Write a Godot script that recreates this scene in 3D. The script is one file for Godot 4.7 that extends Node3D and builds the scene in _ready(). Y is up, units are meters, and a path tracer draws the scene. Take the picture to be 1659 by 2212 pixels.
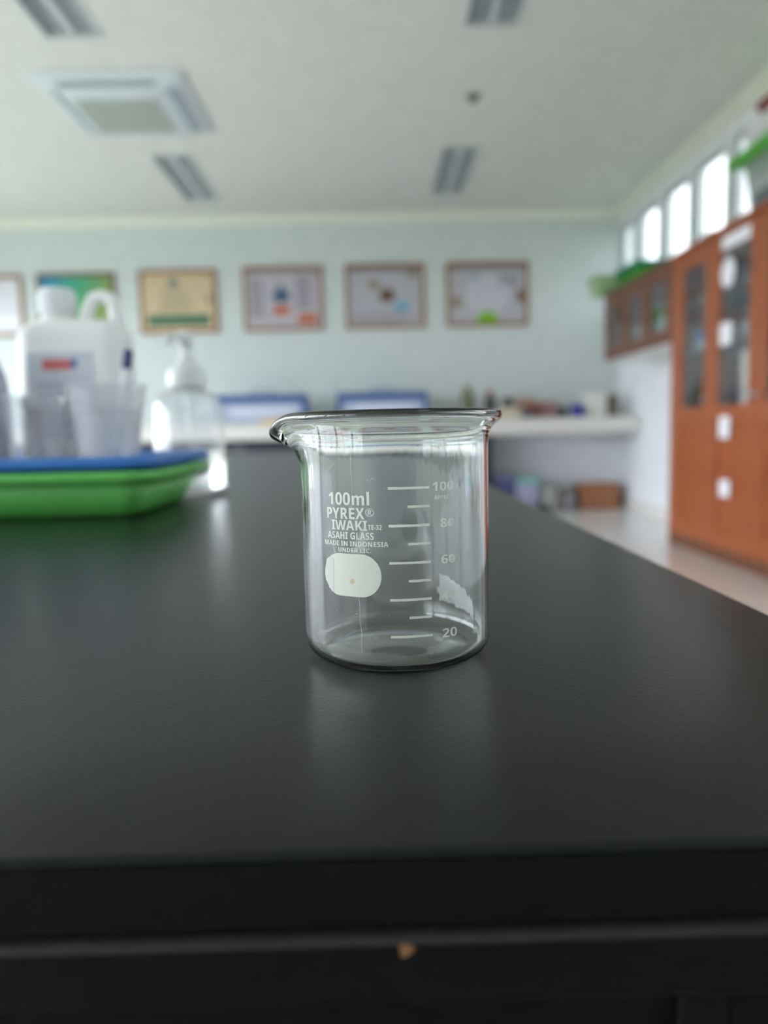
extends Node3D
# A school laboratory: a glass measuring vessel on a black bench, trays and bottles to the left,
# posters on the far wall, wooden cabinets under high windows to the right.

const BENCH := 0.78            # height of the bench top
const CEILING := 3.05
const WALL_BACK := -8.15
const WALL_RIGHT := 2.6
const WALL_LEFT := -4.6
const WALL_FRONT := 5.6
const VESSEL := Vector3(0.0062, BENCH, -0.2274)   # foot of the glass vessel
const VESSEL_R := 0.0275

var M := {}
var taken := {}
var rng := RandomNumberGenerator.new()


func _ready() -> void:
	rng.seed = 7
	# ---------------------------------------------------------------- camera
	var cam := Camera3D.new()
	cam.name = "camera"
	add_child(cam)
	var lens := CameraAttributesPhysical.new()
	lens.frustum_focal_length = 18.02
	lens.exposure_aperture = 5.2
	lens.frustum_focus_distance = 0.208
	lens.frustum_near = 0.02
	lens.frustum_far = 100.0
	cam.attributes = lens
	var yaw := 0.01226
	var pitch := 0.10583
	var roll := 0.02195
	var fwd := Vector3(sin(yaw) * cos(pitch), -sin(pitch), -cos(yaw) * cos(pitch))
	var right := Vector3(cos(yaw), 0, sin(yaw))
	var up := right.cross(fwd)
	cam.transform = Transform3D(Basis(right * cos(roll) - up * sin(roll), right * sin(roll) + up * cos(roll), -fwd), Vector3(0, BENCH + 0.066, 0))
	cam.current = true
	# ---------------------------------------------------------------- sky, exposure
	var env := Environment.new()
	env.background_mode = Environment.BG_SKY
	var sky := Sky.new()
	var air := ProceduralSkyMaterial.new()       # an even overcast sky
	air.sky_top_color = Color(0.93, 0.965, 1.0)
	air.sky_horizon_color = Color(0.95, 0.97, 1.0)
	air.ground_horizon_color = Color(0.46, 0.48, 0.44)
	air.ground_bottom_color = Color(0.42, 0.44, 0.40)
	air.sky_energy_multiplier = 1.0
	air.ground_energy_multiplier = 1.0
	sky.sky_material = air
	env.sky = sky
	env.background_energy_multiplier = 8.0
	env.tonemap_mode = Environment.TONE_MAPPER_LINEAR
	env.tonemap_exposure = 1.42
	env.sdfgi_enabled = true
	env.ssao_enabled = true
	env.ssil_enabled = true
	var we := WorldEnvironment.new()
	we.name = "world_environment"
	we.environment = env
	add_child(we)
	# ---------------------------------------------------------------- the place
	make_materials()
	make_room()
	make_bench()
	make_back_counter()
	make_tall_cabinet()
	make_wall_cabinet()
	make_ceiling_fittings()
	make_posters()
	make_vessel()
	make_tray_group()
	make_counter_things()
	make_floor_things()
	make_cabinet_top_things()
	make_notes()


# ==================================================================== naming
func numbered(called: String) -> String:
	if not taken.has(called):
		taken[called] = 0
		return called
	taken[called] += 1
	return "%s_%03d" % [called, taken[called]]


func thing(called: String, label: String, category: String, at := Vector3.ZERO, turn := 0.0, group := "") -> Node3D:
	var o := Node3D.new()
	o.name = numbered(called)
	add_child(o)
	o.position = at
	o.rotation.y = turn
	tag(o, label, category, group)
	return o


func tag(o: Node, label: String, category: String, group := "") -> void:
	o.set_meta("label", label)
	o.set_meta("category", category)
	if group:
		o.set_meta("group", group)


func part(called: String, mesh: Mesh, m: Material, parent: Node, at := Vector3.ZERO, turn := Vector3.ZERO) -> MeshInstance3D:
	var o := MeshInstance3D.new()
	o.name = called
	o.mesh = mesh
	o.material_override = m
	o.position = at
	o.rotation = turn
	parent.add_child(o, true)
	return o


func single(called: String, mesh: Mesh, m: Material, label: String, category: String, at: Vector3, turn := Vector3.ZERO, group := "") -> MeshInstance3D:
	var o := part(numbered(called), mesh, m, self, at, turn)
	tag(o, label, category, group)
	return o


func structure(o: Node) -> Node:
	o.set_meta("kind", "structure")
	return o


# ==================================================================== materials
func mat(c: Color, rough := 0.6, metal := 0.0, spec := 0.5) -> StandardMaterial3D:
	var m := StandardMaterial3D.new()
	m.albedo_color = c
	m.roughness = rough
	m.metallic = metal
	m.metallic_specular = spec
	return m


func noise_tex(freq: float, octaves: int, size: int, ramp: Gradient, s: int, kind := FastNoiseLite.TYPE_SIMPLEX_SMOOTH) -> NoiseTexture2D:
	var n := FastNoiseLite.new()
	n.noise_type = kind
	n.frequency = freq
	n.fractal_octaves = octaves
	n.seed = s
	var t := NoiseTexture2D.new()
	t.width = size
	t.height = size
	t.seamless = true
	t.noise = n
	if ramp:
		t.color_ramp = ramp
	return t


func ramp(a: Color, b: Color, c: Color) -> Gradient:
	var g := Gradient.new()
	g.set_color(0, a)
	g.set_color(1, c)
	g.add_point(0.5, b)
	return g


func grained(m: StandardMaterial3D, t: Texture2D, scale: Vector3) -> StandardMaterial3D:
	m.albedo_texture = t
	m.uv1_triplanar = true
	m.uv1_world_triplanar = true
	m.uv1_scale = scale
	return m


func glass(ior: float, c := Color(1, 1, 1)) -> StandardMaterial3D:
	var m := mat(Color(c.r, c.g, c.b, 0.0), 0.0)
	m.transparency = BaseMaterial3D.TRANSPARENCY_ALPHA
	m.refraction_enabled = true
	m.refraction_scale = (ior - 1.0) / 10.0
	return m


func pane(alpha := 0.06, c := Color(0.9, 0.95, 0.95)) -> StandardMaterial3D:
	var m := mat(Color(c.r, c.g, c.b, alpha), 0.02)
	m.transparency = BaseMaterial3D.TRANSPARENCY_ALPHA
	return m


func make_materials() -> void:
	var plaster := noise_tex(0.02, 4, 512, ramp(Color(0.96, 0.96, 0.96), Color(0.98, 0.98, 0.98), Color(1, 1, 1)), 3)
	M.wall_lit = grained(mat(Color(0.93, 0.94, 0.96), 0.7), plaster, Vector3(0.6, 0.6, 0.6))  # whiter copy of the wall colour, window light painted into it
	M.wall = grained(mat(Color(0.84, 0.873, 0.868), 0.75), plaster, Vector3(0.7, 0.7, 0.7))
	M.ceiling = grained(mat(Color(0.85, 0.855, 0.83), 0.85), plaster, Vector3(0.5, 0.5, 0.5))
	M.trim = mat(Color(0.88, 0.89, 0.83), 0.6)
	M.floor = grained(mat(Color(0.95, 0.945, 0.94), 0.16), noise_tex(0.03, 4, 512, ramp(Color(0.93, 0.92, 0.91), Color(0.97, 0.97, 0.96), Color(1, 1, 1)), 5), Vector3(0.8, 0.8, 0.8))
	M.frame = mat(Color(0.66, 0.69, 0.71), 0.4)
	M.pane = pane(0.04)
	M.milky_pane = pane(0.5, Color(0.86, 0.88, 0.88))   # milkiness added to hold back light at the high windows
	# black bench: fine pebbled relief, dust specks
	var speck := Image.create(1024, 1024, false, Image.FORMAT_RGB8)
	speck.fill(Color(0.085, 0.09, 0.098))
	for i in 110:
		var p := Vector2i(rng.randi_range(2, 1018), rng.randi_range(2, 1018))
		var v := rng.randf_range(0.25, 0.55)
		speck.set_pixel(p.x, p.y, Color(v, v, v * 0.97))
		if rng.randf() < 0.35:
			speck.set_pixel(p.x + 1, p.y, Color(v, v, v) * 0.8)
	for i in 14:                                  # faint scratches
		var p := Vector2(rng.randf_range(60, 960), rng.randf_range(60, 960))
		var d := Vector2.from_angle(rng.randf_range(0, TAU))
		for k in rng.randi_range(10, 46):
			p += d.rotated(rng.randf_range(-0.1, 0.1))
			if p.x > 2 and p.y > 2 and p.x < 1021 and p.y < 1021:
				speck.set_pixel(int(p.x), int(p.y), Color(0.22, 0.225, 0.23))
	M.bench = grained(mat(Color(1, 1, 1), 0.28, 0.0, 0.33), ImageTexture.create_from_image(speck), Vector3(4.5, 4.5, 4.5))
	M.bench.heightmap_enabled = true
	M.bench.heightmap_texture = noise_tex(0.11, 3, 1024, null, 11)
	M.bench.heightmap_scale = 0.0045
	M.bench_edge = grained(mat(Color(0.04, 0.04, 0.045), 0.5, 0.0, 0.2), noise_tex(0.05, 3, 512, ramp(Color(0.7, 0.7, 0.7), Color(0.9, 0.9, 0.9), Color(1, 1, 1)), 12), Vector3(9, 9, 9))
	M.bench_body = grained(mat(Color(0.05, 0.044, 0.04), 0.6, 0.0, 0.2), noise_tex(0.03, 4, 512, ramp(Color(0.5, 0.5, 0.5), Color(0.8, 0.78, 0.75), Color(1, 1, 1)), 13), Vector3(8, 8, 8))
	M.worn_highlight = grained(mat(Color(0.13, 0.13, 0.125), 0.7), noise_tex(0.02, 4, 512, ramp(Color(0.12, 0.12, 0.12), Color(0.45, 0.44, 0.42), Color(0.9, 0.88, 0.85)), 15), Vector3(12, 12, 12))  # lighter grey: the lip's highlight painted in, together with scuffing
	M.chip = grained(mat(Color(0.50, 0.36, 0.22), 0.9), noise_tex(0.08, 3, 256, ramp(Color(0.75, 0.7, 0.65), Color(0.9, 0.88, 0.85), Color(1, 1, 1)), 14), Vector3(60, 60, 60))
	# wood
	var grain := noise_tex(0.012, 5, 512, ramp(Color(0.78, 0.70, 0.64), Color(0.92, 0.88, 0.85), Color(1, 1, 1)), 21)
	M.wood = grained(mat(Color(0.68, 0.38, 0.21), 0.38), grain, Vector3(5.0, 0.7, 5.0))
	M.wood_dark = grained(mat(Color(0.48, 0.31, 0.22), 0.4), grain, Vector3(5.0, 0.8, 5.0))
	M.inside = mat(Color(0.50, 0.51, 0.53), 0.7)
	M.door_glass = pane(0.10, Color(0.5, 0.53, 0.56))
	M.dark_glass = pane(0.55, Color(0.30, 0.22, 0.22))
	M.counter = grained(mat(Color(0.90, 0.89, 0.87), 0.35), plaster, Vector3(2, 2, 2))
	M.navy = mat(Color(0.13, 0.15, 0.21), 0.45)
	M.metal = mat(Color(0.75, 0.75, 0.76), 0.3, 0.9)
	# vessel
	M.glass = glass(1.47, Color(0.992, 1.0, 0.994))
	M.enamel = mat(Color(0.92, 0.925, 0.89), 0.55)
	M.enamel.backlight_enabled = true
	M.enamel.backlight = Color(0.85, 0.86, 0.84)
	M.paper = mat(Color(0.97, 0.97, 0.98), 0.8)  # matt white for the ragged patch on the far side
	M.paper.backlight_enabled = true
	M.paper.backlight = Color(0.3, 0.3, 0.3)
	M.tape = mat(Color(0.88, 0.885, 0.865), 0.85)
	M.tape.backlight_enabled = true
	M.tape.backlight = Color(0.75, 0.75, 0.73)
	M.stain = mat(Color(0.80, 0.74, 0.60), 0.8)
	M.residue = mat(Color(0.92, 0.93, 0.93, 0.32), 0.6)
	M.residue.transparency = BaseMaterial3D.TRANSPARENCY_ALPHA
	M.tape_clear = pane(0.05, Color(0.95, 0.95, 0.96))
	M.tape_clear.roughness = 0.02
	M.film = pane(0.05, Color(0.95, 0.95, 0.95))
	# plastics
	M.green = mat(Color(0.38, 0.73, 0.34), 0.38)
	M.blue = mat(Color(0.20, 0.46, 0.76), 0.4)
	M.white_plastic = mat(Color(0.98, 0.975, 0.97), 0.35)
	M.white_plastic.backlight_enabled = true
	M.white_plastic.backlight = Color(0.5, 0.5, 0.5)
	M.pump = mat(Color(0.90, 0.91, 0.90), 0.3)
	M.gel = glass(1.37, Color(0.99, 0.995, 1.0))
	M.bottle_clear = pane(0.10, Color(0.93, 0.94, 0.95))
	M.clear_cup = pane(0.16, Color(0.95, 0.95, 0.97))
	M.clear_cup.roughness = 0.1


# ==================================================================== shapes
func quad(st: SurfaceTool, a: Vector3, b: Vector3, c: Vector3, d: Vector3) -> void:
	for v in [a, b, c, a, c, d]:
		st.add_vertex(v)


func done(st: SurfaceTool) -> ArrayMesh:
	st.generate_normals()
	return st.commit()


func begin(smooth := true) -> SurfaceTool:
	var st := SurfaceTool.new()
	st.begin(Mesh.PRIMITIVE_TRIANGLES)
	st.set_smooth_group(0 if smooth else 0xFFFFFFFF)
	return st


# a grid of rows (each a ring of points); faces run clockwise seen from the outside when rows rise and rings turn from +x towards -z
func grid(rows: Array, ring_closed := true, smooth := true) -> ArrayMesh:
	var st := begin(smooth)
	for i in rows.size() - 1:
		var a: PackedVector3Array = rows[i]
		var b: PackedVector3Array = rows[i + 1]
		var n := a.size()
		for j in (n if ring_closed else n - 1):
			var k := (j + 1) % n
			if a[j].distance_squared_to(a[k]) > 1e-14:
				st.add_vertex(a[j]); st.add_vertex(b[k]); st.add_vertex(a[k])
			if b[j].distance_squared_to(b[k]) > 1e-14:
				st.add_vertex(a[j]); st.add_vertex(b[j]); st.add_vertex(b[k])
	return done(st)


func circle(r: float, y: float, n: int, c := Vector2.ZERO) -> PackedVector3Array:
	var out := PackedVector3Array()
	for j in n:
		var t := TAU * j / n
		out.append(Vector3(c.x + r * cos(t), y, c.y - r * sin(t)))
	return out


func lathe(profile: Array, n := 40) -> ArrayMesh:
	var rows := []
	for p in profile:
		rows.append(circle(p[0], p[1], n))
	return grid(rows)


# rounded rectangle ring, centre c, half sizes hx and hz, corner radius r
func rounded(hx: float, hz: float, r: float, y: float, per := 6, c := Vector2.ZERO) -> PackedVector3Array:
	var out := PackedVector3Array()
	r = minf(r, minf(hx, hz) * 0.999)
	for q in 4:
		var cx := (hx - r) * (1 if q == 0 or q == 3 else -1)
		var cz := (hz - r) * (-1 if q < 2 else 1)
		for k in per + 1:
			var t := PI / 2 * (q + float(k) / per)
			out.append(Vector3(c.x + cx + r * cos(t), y, c.y + cz - r * sin(t)))
	return out


# rounded-rectangle loft: levels of [hx, hz, r, y]; a level with hx 0 closes to a point
func loft(levels: Array, per := 6) -> ArrayMesh:
	var rows := []
	for l in levels:
		if l[0] <= 0.0:
			var ring := PackedVector3Array()
			for j in (per + 1) * 4:
				ring.append(Vector3(0, l[3], 0))
			rows.append(ring)
		else:
			rows.append(rounded(l[0], l[1], l[2], l[3], per))
	return grid(rows)


var boxes := {}
# a box with chamfered edges, its centre at the origin
func block(size: Vector3, bevel := 0.004) -> ArrayMesh:
	var key := [size, bevel]
	if boxes.has(key):
		return boxes[key]
	var b: float = minf(bevel, minf(size.x, minf(size.y, size.z)) * 0.3)
	var h := size / 2
	var st := begin(false)
	var face := func(u: Vector3, v: Vector3, n: Vector3) -> void:
		var hu: float = absf(u.dot(h)) - b
		var hv: float = absf(v.dot(h)) - b
		var c: Vector3 = n * absf(n.dot(h))
		quad(st, c - u * hu - v * hv, c - u * hu + v * hv, c + u * hu + v * hv, c + u * hu - v * hv)
	var X := Vector3.RIGHT
	var Y := Vector3.UP
	var Z := Vector3.BACK
	face.call(X, Y, Z); face.call(-X, Y, -Z); face.call(-Z, Y, X); face.call(Z, Y, -X); face.call(X, -Z, Y); face.call(X, Z, -Y)
	# edges
	for ax in 3:
		var a: Vector3 = [X, Y, Z][ax]
		var p: Vector3 = [Y, Z, X][ax]
		var q: Vector3 = [Z, X, Y][ax]
		var ha: float = a.dot(h) - b
		for sp in [-1.0, 1.0]:
			for sq in [-1.0, 1.0]:
				var c1: Vector3 = p * sp * p.dot(h) + q * sq * (q.dot(h) - b)
				var c2: Vector3 = p * sp * (p.dot(h) - b) + q * sq * q.dot(h)
				if sp * sq > 0:
					quad(st, c1 - a * ha, c2 - a * ha, c2 + a * ha, c1 + a * ha)
				else:
					quad(st, c1 - a * ha, c1 + a * ha, c2 + a * ha, c2 - a * ha)
	for sx in [-1.0, 1.0]:
		for sy in [-1.0, 1.0]:
			for sz in [-1.0, 1.0]:
				var a := Vector3(sx * h.x, sy * (h.y - b), sz * (h.z - b))
				var c := Vector3(sx * (h.x - b), sy * h.y, sz * (h.z - b))
				var d := Vector3(sx * (h.x - b), sy * (h.y - b), sz * h.z)
				var tri := [a, d, c] if sx * sy * sz > 0 else [a, c, d]
				for v in tri:
					st.add_vertex(v)
	boxes[key] = done(st)
	return boxes[key]


# a box between two corners
func bar(called: String, lo: Vector3, hi: Vector3, m: Material, parent: Node, bevel := 0.004) -> MeshInstance3D:
	return part(called, block((hi - lo).abs(), bevel), m, parent, (lo + hi) / 2)


# outline in the xy plane pushed out along z
func prism(poly: PackedVector2Array, depth: float) -> ArrayMesh:
	var st := begin(false)
	if not Geometry2D.is_polygon_clockwise(poly):
		poly.reverse()
	var idx := Geometry2D.triangulate_polygon(poly)
	for i in range(0, idx.size(), 3):
		var t := [poly[idx[i]], poly[idx[i + 1]], poly[idx[i + 2]]]
		var cw: bool = (t[1] - t[0]).cross(t[2] - t[0]) < 0
		var order := [0, 1, 2] if cw else [0, 2, 1]
		for k in order:
			st.add_vertex(Vector3(t[k].x, t[k].y, depth / 2))
		for k in [order[0], order[2], order[1]]:
			st.add_vertex(Vector3(t[k].x, t[k].y, -depth / 2))
	var n := poly.size()
	for i in n:
		var a := poly[i]
		var b := poly[(i + 1) % n]
		quad(st, Vector3(a.x, a.y, -depth / 2), Vector3(b.x, b.y, -depth / 2), Vector3(b.x, b.y, depth / 2), Vector3(a.x, a.y, depth / 2))
	return done(st)


# a round tube along a path
func tube(path: Array, radii: Variant, n := 16) -> ArrayMesh:
	var rows := []
	var side := Vector3.ZERO
	for i in path.size():
		var d: Vector3 = (path[mini(i + 1, path.size() - 1)] - path[maxi(i - 1, 0)]).normalized()
		if side == Vector3.ZERO:
			side = d.cross(Vector3.UP if absf(d.y) < 0.9 else Vector3.RIGHT).normalized()
		side = (side - d * side.dot(d)).normalized()
		var other := side.cross(d)
		var r: float = radii[i] if radii is Array else radii
		var ring := PackedVector3Array()
		for j in n:
			var t := TAU * j / n
			ring.append(path[i] + side * r * cos(t) - other * r * sin(t))
		rows.append(ring)
	var first := PackedVector3Array()
	var last := PackedVector3Array()
	for j in n:
		first.append(path[0])
		last.append(path[-1])
	rows.push_front(first)
	rows.push_back(last)
	return grid(rows)


# ==================================================================== room
func csg_wall(called: String, lo: Vector3, hi: Vector3, m: Material, holes: Array) -> void:
	var body := CSGBox3D.new()
	body.name = called
	body.size = hi - lo
	body.position = (lo + hi) / 2
	body.material = m
	for h in holes:
		var cut := CSGBox3D.new()
		cut.name = "opening"
		cut.operation = CSGShape3D.OPERATION_SUBTRACTION
		cut.size = h[1] - h[0]
		cut.position = (h[0] + h[1]) / 2 - body.position
		cut.material = m
		body.add_child(cut, true)
	add_child(body)
	structure(body)


func make_room() -> void:
	var t := 0.22
	var f := bar("floor", Vector3(WALL_LEFT - t, -0.2, WALL_BACK - t), Vector3(WALL_RIGHT + t, 0, WALL_FRONT + t), M.floor, self, 0.0)
	structure(f)
	# ceiling with recesses for the light fittings
	var holes := []
	for p in light_spots():
		holes.append([Vector3(p.x - 0.145, CEILING - 0.1, p.y - 0.6), Vector3(p.x + 0.145, CEILING + 0.1, p.y + 0.6)])
	csg_wall("ceiling", Vector3(WALL_LEFT - t, CEILING, WALL_BACK - t), Vector3(WALL_RIGHT + t, CEILING + 0.25, WALL_FRONT + t), M.ceiling, holes)
	structure(bar("wall_back", Vector3(WALL_LEFT - t, 0, WALL_BACK - t), Vector3(WALL_RIGHT + t, CEILING, WALL_BACK), M.wall, self, 0.0))
	structure(bar("wall_front", Vector3(WALL_LEFT - t, 0, WALL_FRONT), Vector3(WALL_RIGHT + t, CEILING, WALL_FRONT + t), M.wall, self, 0.0))
	var n := 1
	# high windows along the right wall
	var right_holes := []
	for i in 19:
		var z := -8.02 + 0.66 * i
		var lo := Vector3(WALL_RIGHT - 0.1, 2.04, maxf(z - 0.27, WALL_BACK + 0.03))
		right_holes.append([lo, Vector3(WALL_RIGHT + t + 0.1, 2.85, z + 0.275)])
	csg_wall("wall_right", Vector3(WALL_RIGHT, 0, WALL_BACK), Vector3(WALL_RIGHT + 0.1, CEILING, WALL_FRONT), M.wall_lit, right_holes)
	for h in right_holes:
		window(n, h[0], h[1], WALL_RIGHT + 0.03, 1, M.milky_pane)
		n += 1
	# large windows along the left wall
	var left_holes := []
	for i in 6:
		var z := -6.85 + 2.26 * i
		left_holes.append([Vector3(WALL_LEFT - t - 0.1, 0.06, z - 1.05), Vector3(WALL_LEFT + 0.1, 2.5, z + 1.05)])
	csg_wall("wall_left", Vector3(WALL_LEFT - t, 0, WALL_BACK), Vector3(WALL_LEFT, CEILING, WALL_FRONT), M.wall, left_holes)
	for h in left_holes:
		window(n, h[0], h[1], WALL_LEFT - 0.1, 3, M.pane)
		n += 1
	# cove moulding under the ceiling
	var prof := PackedVector2Array([Vector2(0, 0), Vector2(0.10, 0), Vector2(0.10, -0.012), Vector2(0.072, -0.022), Vector2(0.045, -0.042), Vector2(0.026, -0.066), Vector2(0.016, -0.088), Vector2(0, -0.088)])
	var depth := WALL_FRONT - WALL_BACK
	var width := WALL_RIGHT - WALL_LEFT
	structure(part("trim_1", prism(prof, width), M.trim, self, Vector3((WALL_LEFT + WALL_RIGHT) / 2, CEILING, WALL_BACK), Vector3(0, -PI / 2, 0)))
	structure(part("trim_2", prism(prof, depth), M.trim, self, Vector3(WALL_RIGHT, CEILING, (WALL_BACK + WALL_FRONT) / 2), Vector3(0, PI, 0)))
	structure(part("trim_3", prism(prof, depth), M.trim, self, Vector3(WALL_LEFT, CEILING, (WALL_BACK + WALL_FRONT) / 2)))
	structure(bar("trim_4", Vector3(WALL_LEFT, 0.1, WALL_BACK), Vector3(WALL_RIGHT, 0.9, WALL_BACK + 0.008), M.wall_lit, self, 0.0))   # added whiter panel below the counter, low light put into its colour
	structure(bar("baseboard_back", Vector3(WALL_LEFT, 0, WALL_BACK), Vector3(WALL_RIGHT, 0.1, WALL_BACK + 0.012), M.floor, self, 0.003))
	structure(bar("baseboard_right", Vector3(WALL_RIGHT - 0.012, 0, WALL_BACK + 0.012), Vector3(WALL_RIGHT, 0.1, WALL_FRONT), M.floor, self, 0.003))


# a window lying in the yz plane at x, with frame and panes
func window(n: int, lo: Vector3, hi: Vector3, x: float, panes: int, gl: Material) -> void:
	var w := Node3D.new()
	w.name = "window_%d" % n
	add_child(w)
	w.position = Vector3(x, lo.y, (lo.z + hi.z) / 2)
	structure(w)
	var h := hi.y - lo.y
	var half := (hi.z - lo.z) / 2
	var fw := 0.03
	for s in [-1, 1]:
		part("frame", block(Vector3(0.04, h, fw), 0.003), M.frame, w, Vector3(0, h / 2, s * (half - fw / 2)))
	for y in [fw / 2, h - fw / 2]:
		part("frame", block(Vector3(0.04, fw, half * 2 - fw * 2), 0.003), M.frame, w, Vector3(0, y, 0))
	var pw := (half * 2 - fw * 2) / panes
	for i in panes:
		var z := -half + fw + pw * (i + 0.5)
		part("pane", block(Vector3(0.005, h - fw * 2, pw - 0.002), 0.0), gl, w, Vector3(0, h / 2, z))
		if i > 0:
			part("mullion", block(Vector3(0.036, h - fw * 2, 0.035), 0.003), M.frame, w, Vector3(0, h / 2, z - pw / 2))


# ==================================================================== bench
func make_bench() -> void:
	var x0 := -1.08
	var x1 := 0.135
	var z0 := -2.68
	var z1 := -0.115
	var c := Vector3((x0 + x1) / 2, 0, (z0 + z1) / 2)
	var t := thing("lab_bench", "long black laboratory bench carrying the glass beaker and the trays", "bench", c)
	var hx := (x1 - x0) / 2
	var hz := (z1 - z0) / 2
	# top board 13 mm thick with softly rounded edges and corners
	var lv := [[0.0, 0.0, 0.0, BENCH - 0.013], [hx - 0.004, hz - 0.004, 0.006, BENCH - 0.013], [hx - 0.001, hz - 0.001, 0.006, BENCH - 0.0125]]
	for k in 7:
		var a := PI / 2 * k / 6
		lv.append([hx - 0.001 + 0.001 * cos(a), hz - 0.001 + 0.001 * cos(a), 0.006, BENCH - 0.001 + 0.001 * sin(a)])
	lv.append([hx - 0.05, hz - 0.05, 0.01, BENCH])
	lv.append([0.0, 0.0, 0.0, BENCH])
	part("worktop", loft(lv), M.bench, t)
	part("shaded_edge_band", block(Vector3(hx * 2 - 0.014, 0.0115, 0.0012), 0.0003), M.bench_edge, t, Vector3(0, BENCH - 0.0069, hz))  # added bands; shade on the bench front put into their dark colour
	part("shaded_edge_band", block(Vector3(0.0012, 0.0105, hz * 2 - 0.014), 0.0003), M.bench_edge, t, Vector3(hx, BENCH - 0.0073, 0))
	# thickened edge under the board, a touch proud of it
	var strip := bar("edge_strip", Vector3(-hx, BENCH - 0.026, hz - 0.03), Vector3(hx, BENCH - 0.0130, hz + 0.0018), M.bench_edge, t, 0.0016)
	part("chip", prism(PackedVector2Array([Vector2(-0.0013, 0.0007), Vector2(-0.0006, 0.0010), Vector2(0.0006, 0.0008), Vector2(0.0013, -0.0001), Vector2(0.0002, -0.0009), Vector2(-0.0009, -0.0014), Vector2(-0.0011, -0.0004)]), 0.0006), M.chip, strip, Vector3(0.0035 - c.x, BENCH - 0.0153, hz + 0.0018) - strip.position)
	part("worn_highlight_edge", prism(PackedVector2Array([Vector2(-0.0014, 0.0002), Vector2(-0.0002, -0.0001), Vector2(0.0002, -0.0006), Vector2(0.0002, -0.0015), Vector2(-0.0014, -0.0015)]), hx * 2 - 0.004), M.worn_highlight, strip, Vector3(0, BENCH - 0.0131, hz + 0.0018) - strip.position, Vector3(0, -PI / 2, 0))  # highlight along the lip painted as a lighter strip, with some wear
	bar("edge_strip", Vector3(hx - 0.03, BENCH - 0.026, -hz), Vector3(hx + 0.0018, BENCH - 0.0130, hz - 0.03), M.bench_edge, t, 0.0016)
	bar("apron", Vector3(-hx + 0.004, BENCH - 0.11, hz - 0.03), Vector3(hx - 0.004, BENCH - 0.0262, hz - 0.006), M.bench_body, t, 0.002)
	bar("body", Vector3(-hx + 0.03, 0.08, -hz + 0.03), Vector3(hx - 0.03, BENCH - 0.0262, hz - 0.032), M.bench_body, t, 0.003)
	bar("plinth", Vector3(-hx + 0.07, 0.0, -hz + 0.07), Vector3(hx - 0.07, 0.08, hz - 0.07), M.bench_edge, t, 0.003)
	# drawer fronts and doors on the near end
	for i in 2:
		var a := -hx + 0.03 + i * (hx - 0.02)
		var d := bar("door", Vector3(a, 0.1, hz - 0.032), Vector3(a + hx - 0.04, BENCH - 0.125, hz - 0.012), M.bench_edge, t, 0.003)
		part("handle", block(Vector3(0.014, 0.12, 0.02), 0.004), M.metal, d, Vector3((hx - 0.04) * (0.42 if i == 0 else -0.42), 0.15, 0.018))
	bar("stile", Vector3(0.049 - c.x, 0.1, hz - 0.006), Vector3(0.058 - c.x, BENCH - 0.0268, hz - 0.0035), M.bench_edge, t, 0.001)


# ==================================================================== far counter
func make_back_counter() -> void:
	var t := thing("wall_counter", "white thick-edged counter running along the far wall below the posters", "counter", Vector3(-0.95, 0, -7.8))
	var slab := Vector3(7.06, 0.03, 0.68)
	part("countertop", block(slab, 0.008), M.counter, t, Vector3(0, 0.92, 0.0))
	part("front_apron", block(Vector3(7.06, 0.125, 0.03), 0.005), M.counter, t, Vector3(0, 0.8425, 0.325))
	for x in [2.3, 3.4]:
		part("bracket", block(Vector3(0.05, 0.125, 0.56), 0.004), M.counter, t, Vector3(x, 0.8425, 0.02))
	var u := thing("base_cabinet", "dark navy base cabinet standing under the left part of the white counter", "cabinet", Vector3(-1.65, 0, -7.8))
	part("body", block(Vector3(5.64, 0.66, 0.56), 0.006), M.navy, u, Vector3(0, 0.445, 0))
	part("plinth", block(Vector3(5.5, 0.115, 0.46), 0.004), M.bench_edge, u, Vector3(0, 0.0575, 0))
	for i in 8:
		var d := part("door", block(Vector3(0.685, 0.62, 0.02), 0.004), M.navy, u, Vector3(-2.46 + 0.703 * i, 0.445, 0.29))
		part("handle", block(Vector3(0.12, 0.014, 0.022), 0.004), M.metal, d, Vector3(0, 0.25, 0.02))


# ==================================================================== wooden cabinets
# a glazed door in the yz plane facing -x: lower wood panel optional
func cabinet_door(parent: Node, x: float, z0: float, z1: float, y0: float, y1: float, glass_from: float, wood: Material, gl: Material) -> MeshInstance3D:
	var st := 0.10
	var th := 0.022
	var d := bar("door_frame", Vector3(x, y0, z0 + 0.004), Vector3(x + th, y1, z0 + st), wood, parent, 0.003)
	var at := func(lo: Vector3, hi: Vector3, called: String, m: Material, bevel := 0.003) -> MeshInstance3D:
		var o := bar(called, lo, hi, m, d, bevel)
		o.position -= d.position
		return o
	at.call(Vector3(x, y0, z1 - st), Vector3(x + th, y1, z1 - 0.004), "stile", wood)
	at.call(Vector3(x, y1 - 0.11, z0 + st), Vector3(x + th, y1, z1 - st), "rail", wood)
	at.call(Vector3(x, y0, z0 + st), Vector3(x + th, y0 + 0.1, z1 - st), "rail", wood)
	if glass_from > y0 + 0.2:
		at.call(Vector3(x, glass_from - 0.09, z0 + st), Vector3(x + th, glass_from, z1 - st), "rail", wood)
		at.call(Vector3(x + 0.013, y0 + 0.1, z0 + st), Vector3(x + 0.020, glass_from - 0.09, z1 - st), "wood_panel", wood, 0.001)
	else:
		glass_from = y0 + 0.1
	at.call(Vector3(x + 0.009, glass_from, z0 + st), Vector3(x + 0.014, y1 - 0.11, z1 - st), "glass_pane", gl, 0.0)
	return d


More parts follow.
